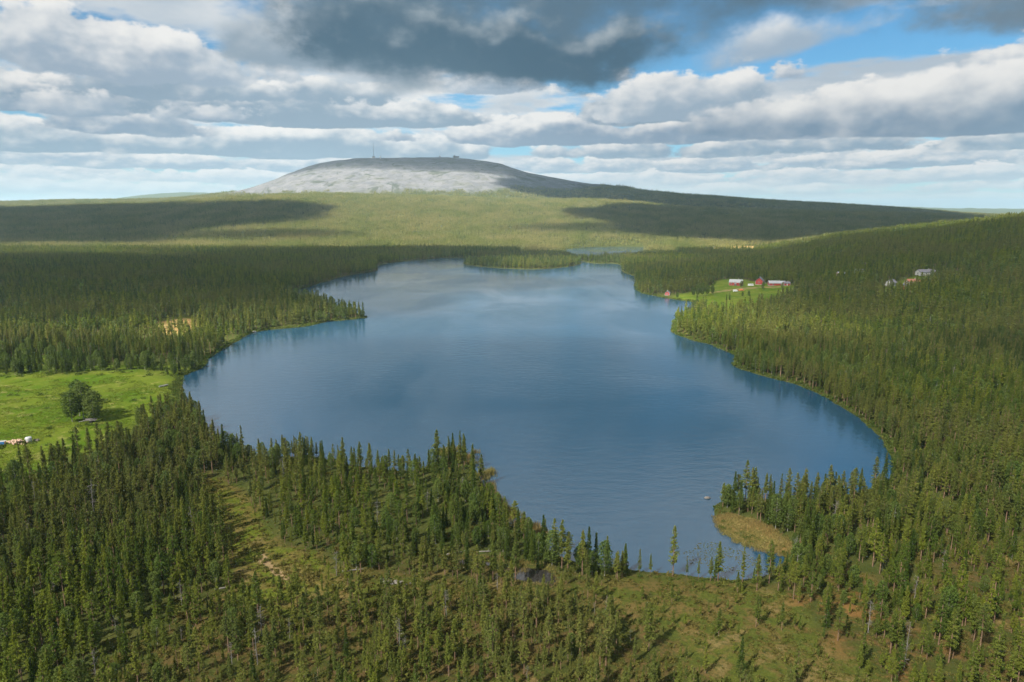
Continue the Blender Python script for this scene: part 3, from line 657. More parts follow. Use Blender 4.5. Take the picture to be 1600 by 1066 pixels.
look = {'pine': 'slender olive-green pine', 'old_pine': 'flat-topped pine', 'spruce': 'narrow dark green spruce', 'birch': 'leafy bright green birch', 'snag': 'bare grey dead tree'}
buckets = {}
for i in np.where(single)[0]:
    sd, rw = where_phrase(BX[i], BY[i]); size = 'small' if SCL[i] < .6 else 'tall' if SCL[i] > 1.0 else 'mid-sized'
    buckets.setdefault((SPC[i], size, sd, rw), []).append(i)
for (sp_, size, sd, rw), L in buckets.items():
    L.sort(key=lambda i: BX[i])
    for r_, i in enumerate(L):
        e = single_tree(sp_, int(VAR[i]), X[i], Y[i], Z[i], SCL[i], ROT[i])
        lab = f'{size} {look[sp_]} {rw}, picture\'s {sd}'
        if len(L) > 1: lab += f', {ordinal(r_ + 1)} from left'
        tag(e, lab, {'snag': 'dead tree', 'birch': 'birch', 'spruce': 'spruce'}.get(sp_, 'pine'), {'snag': 'dead trees of the near bog', 'birch': 'birches of the near forest', 'spruce': 'spruces of the near forest'}.get(sp_, 'pines of the near forest'))
R_ = ~single
def mass_of(keys, name, label, X, Y, Z, SPC, SCL, ROT, VAR, low):
    for key in keys:
        k = SPC == key
        if not k.any(): continue
        L = KIND[key]; ms = [l[3] if low and l[3] else l[2] for l in L]
        mass(name[key], label[key], ms, X[k], Y[k], Z[k], SCL[k], ROT[k], VAR[k] % len(ms))
NM = {'pine': 'pine_forest', 'old_pine': 'old_pine_forest', 'spruce': 'spruce_forest', 'birch': 'birch_thicket', 'snag': 'dead_wood_stand'}
LB = {'pine': 'mass of olive pines round the near shores', 'old_pine': 'scattered flat-topped pines round the near shores', 'spruce': 'mass of dark spruces round the near shores', 'birch': 'bright green birch thickets round the near shores', 'snag': 'bare grey trunks scattered among the pines'}
mass_of(NM, NM, LB, X[R_], Y[R_], Z[R_], SPC[R_], SCL[R_], ROT[R_], VAR[R_], False)
n_near = len(X)
X, Y, Z, SPC, SCL, ROT, VAR, DD = tree_set(430, 1500, 4.1, 12)
SPC = np.where(SPC == 'snag', 'pine', SPC)
NM2 = {k: 'distant_' + v for k, v in NM.items()}; LB2 = {k: v.replace('near', 'middle and far') for k, v in LB.items()}
mass_of(('pine', 'old_pine', 'spruce', 'birch'), NM2, LB2, X, Y, Z, SPC, SCL * .95, ROT, VAR, True)
n_mid = len(X)
def far_mass(y0, y1, tile, n, tri, size, seed, name, label):
    X, Y, Z, d, rng = scatter(y0, y1, tile * .93, seed)
    k = rng.random(len(X)) < density(X, Y, Z, d); X, Y, Z = X[k], Y[k], Z[k]
    ms = []
    for i in range(6):
        v, f = clump(seed + i, n, tile, tri, size, 6, 15); ms.append(mesh_np('tree_patch', v, f, [M_FAR]))
    mass(name, label, ms, X, Y, Z - 1.0, rng.uniform(.85, 1.15, len(X)), rng.integers(0, 4, len(X)) * 1.5708 + rng.normal(0, .2, len(X)), rng.integers(0, 6, len(X))); return len(X)
n_f1 = far_mass(1500, 2500, 15, 8, 26, 1.15, 500, 'hillside_forest', 'pine forest climbing the slope beyond the lake')
n_f2 = far_mass(2500, 6500, 28, 21, 12, 1.7, 600, 'mountain_forest', 'far forest below and beside the bare fell')
print('TREES', n_near, int(single.sum()), n_mid, n_f1, n_f2)

# the loose row of thin pines on the near shore of the bay
row = [(948, 889, .62, 1), (976, 893, .5, 4), (999, 896, .42, 2), (1016, 898, .38, 7), (1051, 901, .86, 5), (1073, 903, .3, 8), (1091, 905, .34, 10), (1117, 909, .46, 3), (1160, 910, .62, 11), (1184, 908, .52, 9), (1205, 903, .6, 6)]
rp = hits([(a_[0], a_[1]) for a_ in row]); rz = land(rp[:, 0], rp[:, 1])
for i, (px_, py_, s_, v_) in enumerate(row):
    e = single_tree('pine', v_, rp[i, 0], rp[i, 1], rz[i], s_, i * 1.3); e.scale = (s_ * .8, s_ * .8, s_)
    tag(e, f'thin pine in the loose row on the near shore of the bay, {ordinal(i + 1)} from left', 'pine', 'pines along the bay shore')

# trees of the farm
FT = [('birch', 1083, 463, 1.0, 'round birch of the farm grove by the water'), ('birch', 1090, 463.5, 1.1, 'round birch of the farm grove by the water'), ('birch', 1097, 463, 1.15, 'round birch of the farm grove by the water'), ('birch', 1105, 462, 1.0, 'round birch of the farm grove by the water'), ('birch', 1113, 460, 1.05, 'round birch of the farm grove by the water'),
    ('birch', 1158, 450, .8, 'birch right of the pale-roofed farmhouse'), ('birch', 1192, 453, .75, 'birch in front of the tall red farmhouse'), ('spruce', 1135, 470, .55, 'small spruce standing in the farm field, left of a pair'), ('spruce', 1140, 469, .62, 'small spruce standing in the farm field, right of a pair'),
    ('birch', 1160, 464, .5, 'leafy bush in the farm field beside the track, left one'), ('birch', 1170, 464, .55, 'leafy bush in the farm field beside the track, right one'), ('birch', 1222, 452, .6, 'birch before the small red farm shed'), ('birch', 1058, 467, .7, 'birch on the grassy far shore near the boathouse')]
fp_ = hits([(a_[1], a_[2]) for a_ in FT]); fz_ = land(fp_[:, 0], fp_[:, 1]); seen_ = {}
for i, (k_, px_, py_, s_, lab) in enumerate(FT):
    e = single_tree(k_, i, fp_[i, 0], fp_[i, 1], fz_[i], s_, i * 1.1)
    if 'grove' in lab: seen_['n'] = seen_.get('n', 0) + 1; lab += f', {ordinal(seen_["n"])} from left'
    tag(e, lab, k_, 'trees of the farm')

# ------------------------------------------------------------------ low plants: heath shrubs, sedge, reeds, lily pads
X, Y, Z, d, rng = scatter(98, 330, 1.2, 31)
bg_ = np.maximum(np.maximum(inside('bog', X, Y, 10), inside('strip', X, Y, 3)), .35); he = inside('heath', X, Y, 5)
k = rng.random(len(X)) < (bg_ * .75) * (.35 + 1.3 * sstep(fbm(X, Y, 6, 3, 66), .4, .62)) * (1 - inside('meadow', X, Y, 2)) * (1 - inside('sedge', X, Y, 1)) * (1 - inside('pool', X, Y, 1)); X, Y, Z = X[k], Y[k], Z[k]
bm_ = [mesh_np('bush', *bush(700 + i, rng.uniform(.45, .75)), [M_SHRUB]) for i in range(5)]
mass('heath_shrubs', 'low heath shrubs and dwarf birch over the bog', bm_, X, Y, Z - .05, rng.uniform(.35, 1.1, len(X)) * np.where(rng.random(len(X)) < .2, 1.9, 1), rng.uniform(0, 6.28, len(X)), rng.integers(0, 5, len(X)))
X, Y, Z, d, rng = scatter(98, 330, 2.6, 37); k = rng.random(len(X)) < np.maximum(inside('bog', X, Y, 10) * .5, .08) * (1 - inside('meadow', X, Y, 2)) * (1 - inside('pool', X, Y, 1)) * (1 - inside('sedge', X, Y, 1)) * (1 - .5 * inside('heath', X, Y, 5)); X, Y, Z = X[k], Y[k], Z[k]
mass('pine_saplings', 'knee to head high pine saplings dotted over the bog', [l[3] for l in KIND['pine']], X, Y, Z, rng.uniform(.07, .26, len(X)), rng.uniform(0, 6.28, len(X)), rng.integers(0, 12, len(X)))
X, Y, Z, d, rng = scatter(98, 800, 1.6, 33); k = (d < 4.0) & (rng.random(len(X)) < .8); X, Y, Z = X[k], Y[k], Z[k]
wm_ = [mesh_np('willow', *bush(740 + i, .9, 34), [M_WILLOW]) for i in range(4)]
km = rng.random(len(X)) < 2; X2, Y2, Z2, d2, rng2 = scatter(150, 420, 4.2, 39); k2 = rng2.random(len(X2)) < np.maximum(.16 * inside('meadow', X2, Y2, 3) * (fbm(X2, Y2, 25, 3, 88) > .52), .5 * inside('scrub', X2, Y2, 6)); X, Y, Z = np.r_[X, X2[k2]], np.r_[Y, Y2[k2]], np.r_[Z, Z2[k2]]
mass('shore_willows', 'pale green willow scrub along the waterline', wm_, X, Y, Z - .05, rng.uniform(.5, 2.3, len(X)) * np.where(np.hypot(X, Y) < 230, .5, 1), rng.uniform(0, 6.28, len(X)), rng.integers(0, 4, len(X)))
def fill(name, poly, sp, seed, zf, jitter=1.0):
    rng = np.random.default_rng(seed); lo, hi = poly.min(0), poly.max(0); gx, gy = np.meshgrid(np.arange(lo[0], hi[0], sp), np.arange(lo[1], hi[1], sp))
    gx = (gx + rng.uniform(-.5, .5, gx.shape) * sp).ravel(); gy = (gy + rng.uniform(-.5, .5, gy.shape) * sp).ravel(); return gx, gy, sdf(gx, gy, poly), rng
tm_ = [mesh_np('tuft', *tuft(800 + i), [M_SEDGE]) for i in range(4)]
gx, gy, sd, rng = fill('sedge', AREAS['sedge'], .55, 41, None); k = sd + (fbm(gx, gy, 3, 3, 68) - .5) * 5 < .8; gx, gy = gx[k], gy[k]; gz = land(gx, gy); k = gz > -.25; gx, gy, gz = gx[k], gy[k], gz[k]
mass('sedge_bank', 'straw coloured sedge on the low spit beside the bay', tm_, gx, gy, np.maximum(gz, -.05) - .05, rng.uniform(.6, 1.2, len(gx)), rng.uniform(0, 6.28, len(gx)), rng.integers(0, 4, len(gx)))
gx, gy, sd, rng = fill('pool_sedge', AREAS['pool'], .6, 45, None); k = (sd < 2.5) & ((fbm(gx, gy, 3.5, 3, 69) > .54) | (sd > -.4)); gx, gy = gx[k], gy[k]
mass('pool_sedge', 'rusty sedge tussocks in and round the dark bog pool', tm_, gx, gy, np.where(sd[k] < .3, pz - .25, land(gx, gy) - .05), rng.uniform(.5, 1.1, len(gx)), rng.uniform(0, 6.28, len(gx)), rng.integers(0, 4, len(gx)))
REED = catmull(flat_hit([(672, 706), (700, 698), (735, 704), (765, 716), (775, 735), (772, 760), (790, 790), (830, 815), (855, 835), (835, 848), (795, 815), (760, 765), (738, 730), (700, 714)]), 3)
gx, gy, sd, rng = fill('reed', REED, .5, 42, None); k = (sd < 0) & (fbm(gx, gy, 6, 3, 61) > .36 + .16 * rng.random(len(gx)) + .10 * sstep(sd, -4, 0)); gx, gy = gx[k], gy[k]
rm_ = [mesh_np('reed', *tuft(820 + i, 14, 1.5, .35), [M_SEDGE]) for i in range(4)]
mass('reed_bed', 'thin tan reeds standing in the shallow lake edge', rm_, gx, gy, np.full(len(gx), -.1), rng.uniform(.7, 1.5, len(gx)), rng.uniform(0, 6.28, len(gx)), rng.integers(0, 4, len(gx)))
LILY = catmull(flat_hit([(1072, 856), (1110, 846), (1160, 862), (1185, 880), (1150, 895), (1100, 888), (1070, 875)]), 3)
gx, gy, sd, rng = fill('lily', LILY, .8, 43, None); k = (sd < 0) & (fbm(gx, gy, 5, 3, 62) > .55); gx, gy = gx[k], gy[k]
aa = np.linspace(.25, 6.03, 8); lv = np.concatenate([[[0, 0, .02]], np.stack([np.cos(aa) * .22, np.sin(aa) * .22, np.full(8, .025)], 1)]); lf = np.array([[0, i, i + 1] for i in range(1, 8)])
mass('water_lilies', 'floating lily pads in the still bay', [mesh_np('pad', lv, lf, [M_SHRUB])], gx, gy, np.full(len(gx), .004), rng.uniform(.5, 1.2, len(gx)), rng.uniform(0, 6.28, len(gx)), np.zeros(len(gx)))
# meadow tussocks
gx, gy, sd, rng = fill('meadow', AREAS['meadow'], 1.1, 44, None); k = (sd < 2) & (fbm(gx, gy, 12, 3, 63) > .47) & (gy > 60); gx, gy = gx[k], gy[k]; gz = land(gx, gy); k = gz > .3; gx, gy, gz = gx[k], gy[k], gz[k]
M_GRASS = foliage('meadow_grass', (.07, .125, .010), (.12, .15, .018), (.16, .15, .035), .35, .06)
gmm = [mesh_np('grass_tuft', *tuft(840 + i, 16, .45, .4), [M_GRASS]) for i in range(4)]
mass('meadow_grass', 'tussocky green grass of the shore meadow', gmm, gx, gy, gz - .03, rng.uniform(.5, 1.2, len(gx)), rng.uniform(0, 6.28, len(gx)), rng.integers(0, 4, len(gx)))

# ------------------------------------------------------------------ buildings
M_RED = simple('falu_red_boards', (.30, .035, .025), .8, .2, 1.5); M_WHITE = simple('white_boards', (.40, .39, .37), .7, .1); M_TAN = simple('tan_boards', (.42, .30, .22), .8, .15)
M_TIN = simple('pale_tin_roof', (.33, .34, .35), .45, .1, .6); M_SLATE = simple('grey_roof', (.16, .15, .17), .7, .2); M_GLASS = simple('window_glass', (.03, .04, .05), .15, .1); M_STONE = simple('granite', (.30, .29, .27), .9, .3, 1.5)
M_RUST = simple('rust_roof', (.33, .13, .08), .7, .2); M_STEEL = simple('mast_steel', (.30, .28, .28), .5, .15, .2)
def at(nm, dz=0.0):
    p_ = SITES[nm]; return Vector((p_[0], p_[1], float(land(p_[0:1], p_[1:2])[0]) + dz))
def house(nm, L, Wd, hw, hr, rz, wall, roof, label, cat, name='farm_house', win=3, porch=False, group=None):
    e = link(name, None, None, at(nm, -.1)); e.rotation_euler = (0, 0, rz); tag(e, label, cat, group)
    a, b_ = L / 2, Wd / 2
    v = [(-a, -b_, 0), (a, -b_, 0), (a, b_, 0), (-a, b_, 0), (-a, -b_, hw), (a, -b_, hw), (a, b_, hw), (-a, b_, hw), (-a, 0, hw + hr), (a, 0, hw + hr)]
    MB().poly(v, [(0, 1, 5, 4), (2, 3, 7, 6), (1, 2, 6, 9, 5), (3, 0, 4, 8, 7), (4, 5, 9, 8), (6, 7, 8, 9)]).build('wall', wall, e)
    MB().box((0, 0, .02), (L + .12, Wd + .12, .5)).build('foundation', M_STONE, e)
    sl_ = math.atan2(hr, b_); ln = math.hypot(hr, b_) + .55; rf = MB()
    for sg in (-1, 1): rf.box((0, sg * (b_ / 2 + .2), hw + hr / 2 - .05), (L + .9, ln, .16), 0, -sg * sl_)
    r_ = rf.build('roof', roof, e)
    MB().box((a * .35, .3, hw + hr + .35), (.7, .7, 1.3)).build('chimney', M_STONE, r_)
    MB().box((0, 0, hw + hr + .08), (L + .9, .3, .1)).build('ridge_cap', roof, r_)
    for i in range(win):
        x_ = -a + L * (i + .5) / win
        for sg in (-1, 1):
            if i == win // 2 and sg == -1: continue
            w_ = MB().box((x_, sg * (b_ + .03), hw * .56), (1.35, .1, 1.5)).build('window', M_WHITE, e); MB().box((x_, sg * (b_ + .06), hw * .56), (1.05, .1, 1.2)).build('pane', M_GLASS, w_)
    for sg in (-1, 1):
        w_ = MB().box((sg * (a + .03), 0, hw * .6), (.1, 1.35, 1.5)).build('window', M_WHITE, e); MB().box((sg * (a + .06), 0, hw * .6), (.1, 1.05, 1.2)).build('pane', M_GLASS, w_)
        for s2 in (-1, 1): MB().box((sg * a, s2 * b_, hw / 2), (.24, .24, hw)).build('corner_board', M_WHITE, e)
    dr_ = MB().box((-a + L * (win // 2 + .5) / win, -b_ - .04, 1.15), (1.2, .1, 2.2)).build('door', M_WHITE, e)
    MB().box((-a + L * (win // 2 + .5) / win + .45, -b_ - .12, 1.1), (.06, .08, .2)).build('handle', M_STEEL, dr_)
    if porch:
        MB().box((-a + L * (win // 2 + .5) / win, -b_ - 1.1, hw * .62), (2.6, 2.2, .12), 0, .18).build('porch_roof', roof, e)
        for sg in (-1, 1): MB().box((-a + L * (win // 2 + .5) / win + sg * 1.2, -b_ - 2.0, hw * .3), (.14, .14, hw * .6)).build('porch_post', M_WHITE, e)
    return e
house('house_a', 14, 8, 3.8, 3.0, R(-28), M_RED, M_TIN, 'red wooden farmhouse under a pale tin roof at the field edge', 'house', porch=True)
house('house_b', 11, 8, 4.2, 3.4, R(62), M_RED, M_SLATE, 'tall red farmhouse with dark grey roof, middle of the farmyard', 'house', porch=True)
house('shed_long', 17, 8, 2.8, 2.3, R(-8), M_RED, M_TIN, 'long low red barn under a bright white roof', 'barn', 'barn', 2)
house('shed_red', 6, 5, 2.6, 1.6, R(-8), M_RED, M_SLATE, 'small red shed at the right end of the farmyard', 'shed', 'shed', 1)
house('boathouse', 6, 4.5, 2.4, 1.6, R(70), M_RED, M_SLATE, 'small red boathouse among trees by the far shore', 'boathouse', 'boathouse', 1)
house('cottage_pink', 11, 8, 4, 2.6, R(20), M_TAN, M_TIN, 'tan house with pale roof deep in the right-hand forest', 'house', 'cottage')
house('cottage_hill', 9, 7, 3.2, 2.4, R(-15), M_WHITE, M_TIN, 'small white cottage hidden in trees above the tan house', 'house', 'cottage', 2)
house('cottage_white', 9, 7, 3.6, 2.6, R(35), M_WHITE, M_SLATE, 'white cottage beside a small red cabin in the forest clearing', 'house', 'cottage', 2)
house('cottage_red', 6, 5, 3.0, 2.0, R(40), M_RED, M_SLATE, 'small red cabin in the forest clearing beside the white cottage', 'cabin', 'cabin', 1)
house('cottage_long', 17, 8, 3.6, 2.4, R(5), M_WHITE, M_SLATE, 'long white house highest on the wooded right slope', 'house', 'cottage', 4)
house('cottage_tan', 12, 7, 2.8, 2.2, R(3), M_TAN, M_RUST, 'low house with rusty roof behind the forest clearing', 'house', 'cottage')

# vehicles and yard things of the farm
M_PAINT = simple('white_car_paint', (.75, .75, .74), .3, .05); M_TYRE = simple('tyre_rubber', (.02, .02, .02), .9, .2); M_ORANGE = simple('orange_tarp', (.55, .13, .05), .7, .2)
def disc(c, r, w, n=12):
    mb = MB(); mb.tube([(c[0], c[1] - w / 2, c[2]), (c[0], c[1] + w / 2, c[2])], [r, r], n); return mb
e = link('parked_van', None, None, at('van')); e.rotation_euler = (0, 0, R(15)); tag(e, 'white van parked on the farm track beside the bushes', 'van')
MB().poly([(-2.4, -.95, .4), (2.4, -.95, .4), (2.4, .95, .4), (-2.4, .95, .4), (-2.4, -.9, 2.2), (1.1, -.9, 2.2), (1.1, .9, 2.2), (-2.4, .9, 2.2), (1.8, -.92, 1.3), (1.8, .92, 1.3), (2.4, -.92, 1.15), (2.4, .92, 1.15)],
    [(3, 2, 1, 0), (0, 1, 10, 8, 5, 4), (2, 3, 7, 6, 9, 11), (4, 5, 6, 7), (5, 8, 9, 6), (8, 10, 11, 9), (1, 2, 11, 10), (3, 0, 4, 7)]).build('body', M_PAINT, e)
MB().poly([(1.16, -.8, 2.1), (1.82, -.8, 1.36), (1.82, .8, 1.36), (1.16, .8, 2.1)], [(0, 1, 2, 3)]).build('windscreen', M_GLASS, e)
for wx in (-1.5, 1.5):
    for wy in (-.9, .9): disc((wx, wy, .36), .36, .24).build('wheel', M_TYRE, e)
e = link('caravan', None, None, at('camper')); e.rotation_euler = (0, 0, R(4)); tag(e, 'small white caravan standing left of the middle farmhouse', 'caravan')
MB().poly([(-3, -1.1, .5), (3, -1.1, .5), (3, 1.1, .5), (-3, 1.1, .5), (-2.8, -1.05, 2.5), (2.6, -1.05, 2.5), (2.6, 1.05, 2.5), (-2.8, 1.05, 2.5)], [(3, 2, 1, 0), (0, 1, 5, 4), (1, 2, 6, 5), (2, 3, 7, 6), (3, 0, 4, 7), (4, 5, 6, 7)]).build('body', M_PAINT, e)
for wx in (-1.4, .6, 2.0): MB().box((wx, -1.09, 1.75), (.9, .05, .6)).build('window', M_GLASS, e)
for wy in (-1.0, 1.0): disc((0, wy, .36), .36, .22).build('wheel', M_TYRE, e)
MB().tube([(3, 0, .55), (4.2, 0, .5)], [.08, .06], 5).build('drawbar', M_STEEL, e)
e = link('covered_load', None, None, at('tarp')); tag(e, 'orange tarpaulin heap beside the white van on the farm track', 'tarpaulin')
hv = []; rng = np.random.default_rng(5)
for i in range(7):
    for j in range(5): hv.append((i - 3 + rng.normal(0, .12), (j - 2) * .8, max(0, 1.5 * (1 - ((i - 3) / 3.2) ** 2) * (1 - ((j - 2) / 2.3) ** 2) + rng.normal(0, .1))))
MB().poly(hv, [(i * 5 + j, (i + 1) * 5 + j, (i + 1) * 5 + j + 1, i * 5 + j + 1) for i in range(6) for j in range(4)]).build('sheet', M_ORANGE, e)
# jetty by the boathouse
jp = flat_hit([(1038, 464.5)])[0]; e = link('jetty', None, None, (jp[0], jp[1], 0)); e.rotation_euler = (0, 0, R(35)); tag(e, 'short pale wooden jetty on the far shore below the boathouse', 'jetty')
for i in range(14): MB().box((0, i * .62 - 4, .55), (1.6, .56, .07)).build('plank', M_DEAD, e)
for i in range(3):
    for sg in (-1, 1): MB().tube([(sg * .7, i * 3.6 - 3.6, -1.5), (sg * .7, i * 3.6 - 3.6, .75)], [.09, .09], 6).build('pile', M_GBARK, e)

# ------------------------------------------------------------------ things in the shore meadow
spc = ('leftmost of the round birch clump in the shore meadow', 'tallest birch at the middle of the meadow clump', 'rightmost birch of the meadow clump, beside the trailer', 'rear birch of the round meadow clump')
for nm, lab, vr, sc2 in (('birch_a', spc[0], 1, 1.25), ('birch_b', spc[1], 2, 1.42), ('birch_c', spc[2], 0, 1.42), ('birch_d', spc[3], 3, 1.28)):
    p_ = at(nm); e = single_tree('birch', vr, p_.x, p_.y, p_.z, sc2, vr * 1.7); e.scale = (sc2 * 1.25, sc2 * 1.25, sc2); tag(e, lab, 'birch', 'birches of the meadow clump')
e = link('rowing_boat', None, None, at('boat', .05)); e.rotation_euler = (0, 0, R(58)); tag(e, 'white rowing boat drawn up on the meadow near the shore', 'boat')
hull = []; NS = 9
for i in range(NS):
    t_ = i / (NS - 1); x_ = (t_ - .5) * 4.6; wd = .75 * math.sin(math.pi * min(1, (t_ * .93 + .12))) ** .55; z0 = .28 * abs(t_ - .45) ** 2
    hull += [(x_, -wd, .62 + z0), (x_, -wd * .72, .18 + z0), (x_, 0, .02 + z0), (x_, wd * .72, .18 + z0), (x_, wd, .62 + z0)]
MB().poly(hull, [(i * 5 + j, (i + 1) * 5 + j, (i + 1) * 5 + j + 1, i * 5 + j + 1) for i in range(NS - 1) for j in range(4)] + [(0, 1, 2, 3, 4)]).build('hull', M_WHITE, e)
for x_ in (-1.1, .1, 1.2): MB().box((x_, 0, .45), (.26, 1.25, .05)).build('thwart', M_DEAD, e)
e = link('farm_trailer', None, None, at('trailer', 0)); e.rotation_euler = (0, 0, R(12)); tag(e, 'grey flatbed trailer with drawbar standing by the birch clump', 'trailer')
for i in range(8): MB().box((.2, -.96 + i * .27, .95), (4.4, .24, .08)).build('plank', M_DEAD, e)
MB().box((.2, 0, .8), (4.4, .5, .16)).build('chassis', M_STEEL, e); MB().tube([(-2.0, 0, .78), (-4.2, 0, .45)], [.09, .07], 6).build('drawbar', M_STEEL, e)
for sg in (-1, 1): disc((.6, sg * 1.05, .45), .45, .3, 14).build('wheel', M_TYRE, e); MB().box((.2, sg * 1.08, 1.18), (4.4, .06, .3)).build('side_board', M_DEAD, e)
e = link('wrapped_bale', None, None, at('bale', -.05)); tag(e, 'round white plastic-wrapped hay bale at the meadow edge', 'hay bale')
MB().tube([(0, 0, 0), (0, 0, .12), (0, 0, 1.75), (0, 0, 1.95), (0, 0, 2.0)], [1.0, 1.1, 1.1, .95, .4], 20).build('wrap', simple('bale_film', (.50, .50, .50), .35, .06), e, smooth=True)
e = link('wood_pile', None, None, at('woodpile')); tag(e, 'heap of pale split timber left of the white bale', 'wood pile'); rng = np.random.default_rng(9); M_CUT = simple('fresh_cut_wood', (.55, .38, .27), .8, .3, 2)
for i in range(34):
    c_ = rng.normal(0, 1, 2) * (2.0, 1.2); zc_ = max(.18, 1.2 * (1 - np.hypot(c_[0] / 3.4, c_[1] / 2.4)) + .15); a_ = rng.uniform(0, 3.14); l_ = rng.uniform(.5, .9); tl = rng.normal(0, .25)
    MB().tube([(c_[0] - math.cos(a_) * l_, c_[1] - math.sin(a_) * l_, zc_ - tl), (c_[0] + math.cos(a_) * l_, c_[1] + math.sin(a_) * l_, zc_ + tl)], [.24, .2], 7).build('log', M_CUT, e)
e = link('covered_stack', None, None, at('blue_stack')); tag(e, 'stack under blue and white sheeting at the picture edge', 'covered stack')
MB().box((0, 0, .5), (2.2, 1.5, 1.0), .3).build('stack', M_CUT, e); MB().box((0, 0, 1.03), (2.4, 1.7, .1), .3).build('sheet', M_WHITE, e); MB().box((.1, -.86, .55), (2.3, .05, .9), .3).build('side_sheet', simple('blue_tarp', (.03, .16, .42), .6, .2), e)
e = link('crate', None, None, at('crate')); tag(e, 'low dark crate in the grass right of the white bale', 'crate')
MB().box((0, 0, .06), (1.7, 1.0, .1)).build('base', M_GBARK, e)
for sg in (-1, 1): MB().box((0, sg * .48, .36), (1.7, .06, .5)).build('side', M_GBARK, e); MB().box((sg * .83, 0, .36), (.06, .9, .5)).build('end', M_GBARK, e)

# ------------------------------------------------------------------ stones and fallen trunks of the bog
def boulder(seed):
    rng = np.random.default_rng(seed); mb = MB(); rows, n = 5, 8; vs = []
    for i in range(rows):
        ph = math.pi * i / (rows - 1); 
        for j in range(n): r_ = rng.uniform(.8, 1.15); vs.append((math.sin(ph) * math.cos(j * 6.283 / n) * r_, math.sin(ph) * math.sin(j * 6.283 / n) * r_ * .8, math.cos(ph) * .6 * r_ + .3))
    return mb.poly(vs, [(i * n + j, (i + 1) * n + j, (i + 1) * n + (j + 1) % n, i * n + (j + 1) % n) for i in range(rows - 1) for j in range(n)])
M_LITE = simple('pale_granite', (.19, .175, .155), .95, .3, 2)
sp0 = SITES['stones']; rng = np.random.default_rng(3); offs = [(-2.8, .8, .5), (-1.9, -.2, .6), (-1.1, .6, .75), (-.3, -.4, .55), (.5, .4, .7), (1.2, -.5, .8), (2.0, .1, .65), (2.9, -.6, .5), (3.8, -.3, .4)]
for i, (ox, oy, sz) in enumerate(offs):
    x_, y_ = sp0[0] + ox, sp0[1] + oy; o_ = boulder(30 + i).build('boulder', M_LITE, None, (x_, y_, float(land(np.array([x_]), np.array([y_]))[0]) - .05)); o_.scale = (sz, sz, sz)
    tag(o_, f'pale granite boulder in the bog stone heap, {ordinal(i + 1)} from left', 'boulder', 'boulders of the stone heap')
def log_at(px, py, L, rz, label):
    q_ = hits([(px, py)])[0]; z_ = float(land(q_[0:1], q_[1:2])[0]); e = link('fallen_trunk', None, None, (q_[0], q_[1], z_ + .15)); e.rotation_euler = (0, R(-4), rz); tag(e, label, 'fallen trunk', 'fallen trunks on the bog')
    MB().tube([(-L / 2, 0, 0), (0, .1, .05), (L / 2, 0, .1)], [.19, .15, .05], 7).build('trunk', M_DEAD, e); mb = MB()
    MB().tube([(.2 * L, 0, .08), (.3 * L, .5, .6)], [.06, .02], 4).build('branch', M_DEAD, e); MB().tube([(.05 * L, 0, .06), (.12 * L, -.6, .5)], [.06, .02], 4).build('branch', M_DEAD, e)
log_at(706, 866, 5, R(12), 'bleached fallen trunk at the left end of the bog pool'); log_at(757, 863, 4, R(-4), 'thin bleached trunk lying behind the bog pool'); log_at(545, 893, 7, R(6), 'long bleached trunk lying left of the stone heap'); log_at(350, 920, 4, R(8), 'short bleached trunk at the foot of the grassy strip')
q_ = flat_hit([(1105, 779)])[0]; o_ = boulder(77).build('boulder', M_GBARK, None, (q_[0], q_[1], -.1)); o_.scale = (1.1, .7, .8); tag(o_, 'small dark stone breaking the water off the wooded spit', 'boulder')
q_ = flat_hit([(397, 519)])[0]; o_ = boulder(78).build('boulder', M_WHITE, None, (q_[0], q_[1], -.2)); o_.scale = (1.6, 1.2, 1.4); tag(o_, 'pale stone at the water where the wooded point begins', 'boulder')

# ------------------------------------------------------------------ on the fell
def top_at(px):
    ys = np.linspace(3700, 4700, 300); q = (px - 800) * CP / FPX; z = land(q * ys, ys); i = int(np.argmax((z - CAM_H) / ys)); return Vector((q * ys[i], ys[i], z[i]))
def mast(px, h, w, label):
    p_ = top_at(px); e = link('radio_mast', None, None, p_); tag(e, label, 'mast'); lat = MB()
    for k3 in range(3):
        a_ = k3 * 2.094; lat.tube([(w * math.cos(a_), w * math.sin(a_), 0), (w * .35 * math.cos(a_), w * .35 * math.sin(a_), h * .82)], [w * .22, w * .16], 4)
        for i in range(14):
            z0, z1 = h * .82 * i / 14, h * .82 * (i + 1) / 14; f0, f1 = 1 - .65 * i / 14, 1 - .65 * (i + 1) / 14; b2 = a_ + 2.094
            lat.tube([(w * f0 * math.cos(a_), w * f0 * math.sin(a_), z0), (w * f1 * math.cos(b2), w * f1 * math.sin(b2), z1)], [w * .09, w * .09], 3)
    lat.build('lattice', M_STEEL, e); MB().tube([(0, 0, h * .8), (0, 0, h)], [w * .3, w * .12], 6).build('antenna', M_STEEL, e)
    MB().box((0, -w * 1.5, 3), (14 * w / 1.6, 8 * w / 1.6, 6)).build('hut', M_GBARK, e)
    for k3 in range(3):
        a_ = k3 * 2.094 + 1; MB().tube([(0, 0, h * .75), (h * .4 * math.cos(a_), h * .4 * math.sin(a_), -12)], [.07, .07], 3).build('guy_wire', M_STEEL, e)
mast(587, 88, 1.9, 'tall lattice radio mast on the left shoulder of the fell'); mast(689, 42, 1.0, 'short thin mast on the middle of the fell top')
p_ = top_at(714); e = link('summit_station', None, None, p_); tag(e, 'dark low station building on the right of the fell top', 'station')
MB().box((0, 0, 3), (36, 12, 8)).build('wall', M_GBARK, e); MB().box((0, 0, 7.6), (38, 14, 1.0)).build('roof', M_SLATE, e); MB().box((-10, 0, 10), (8, 8, 4.6)).build('tower', M_GBARK, e)
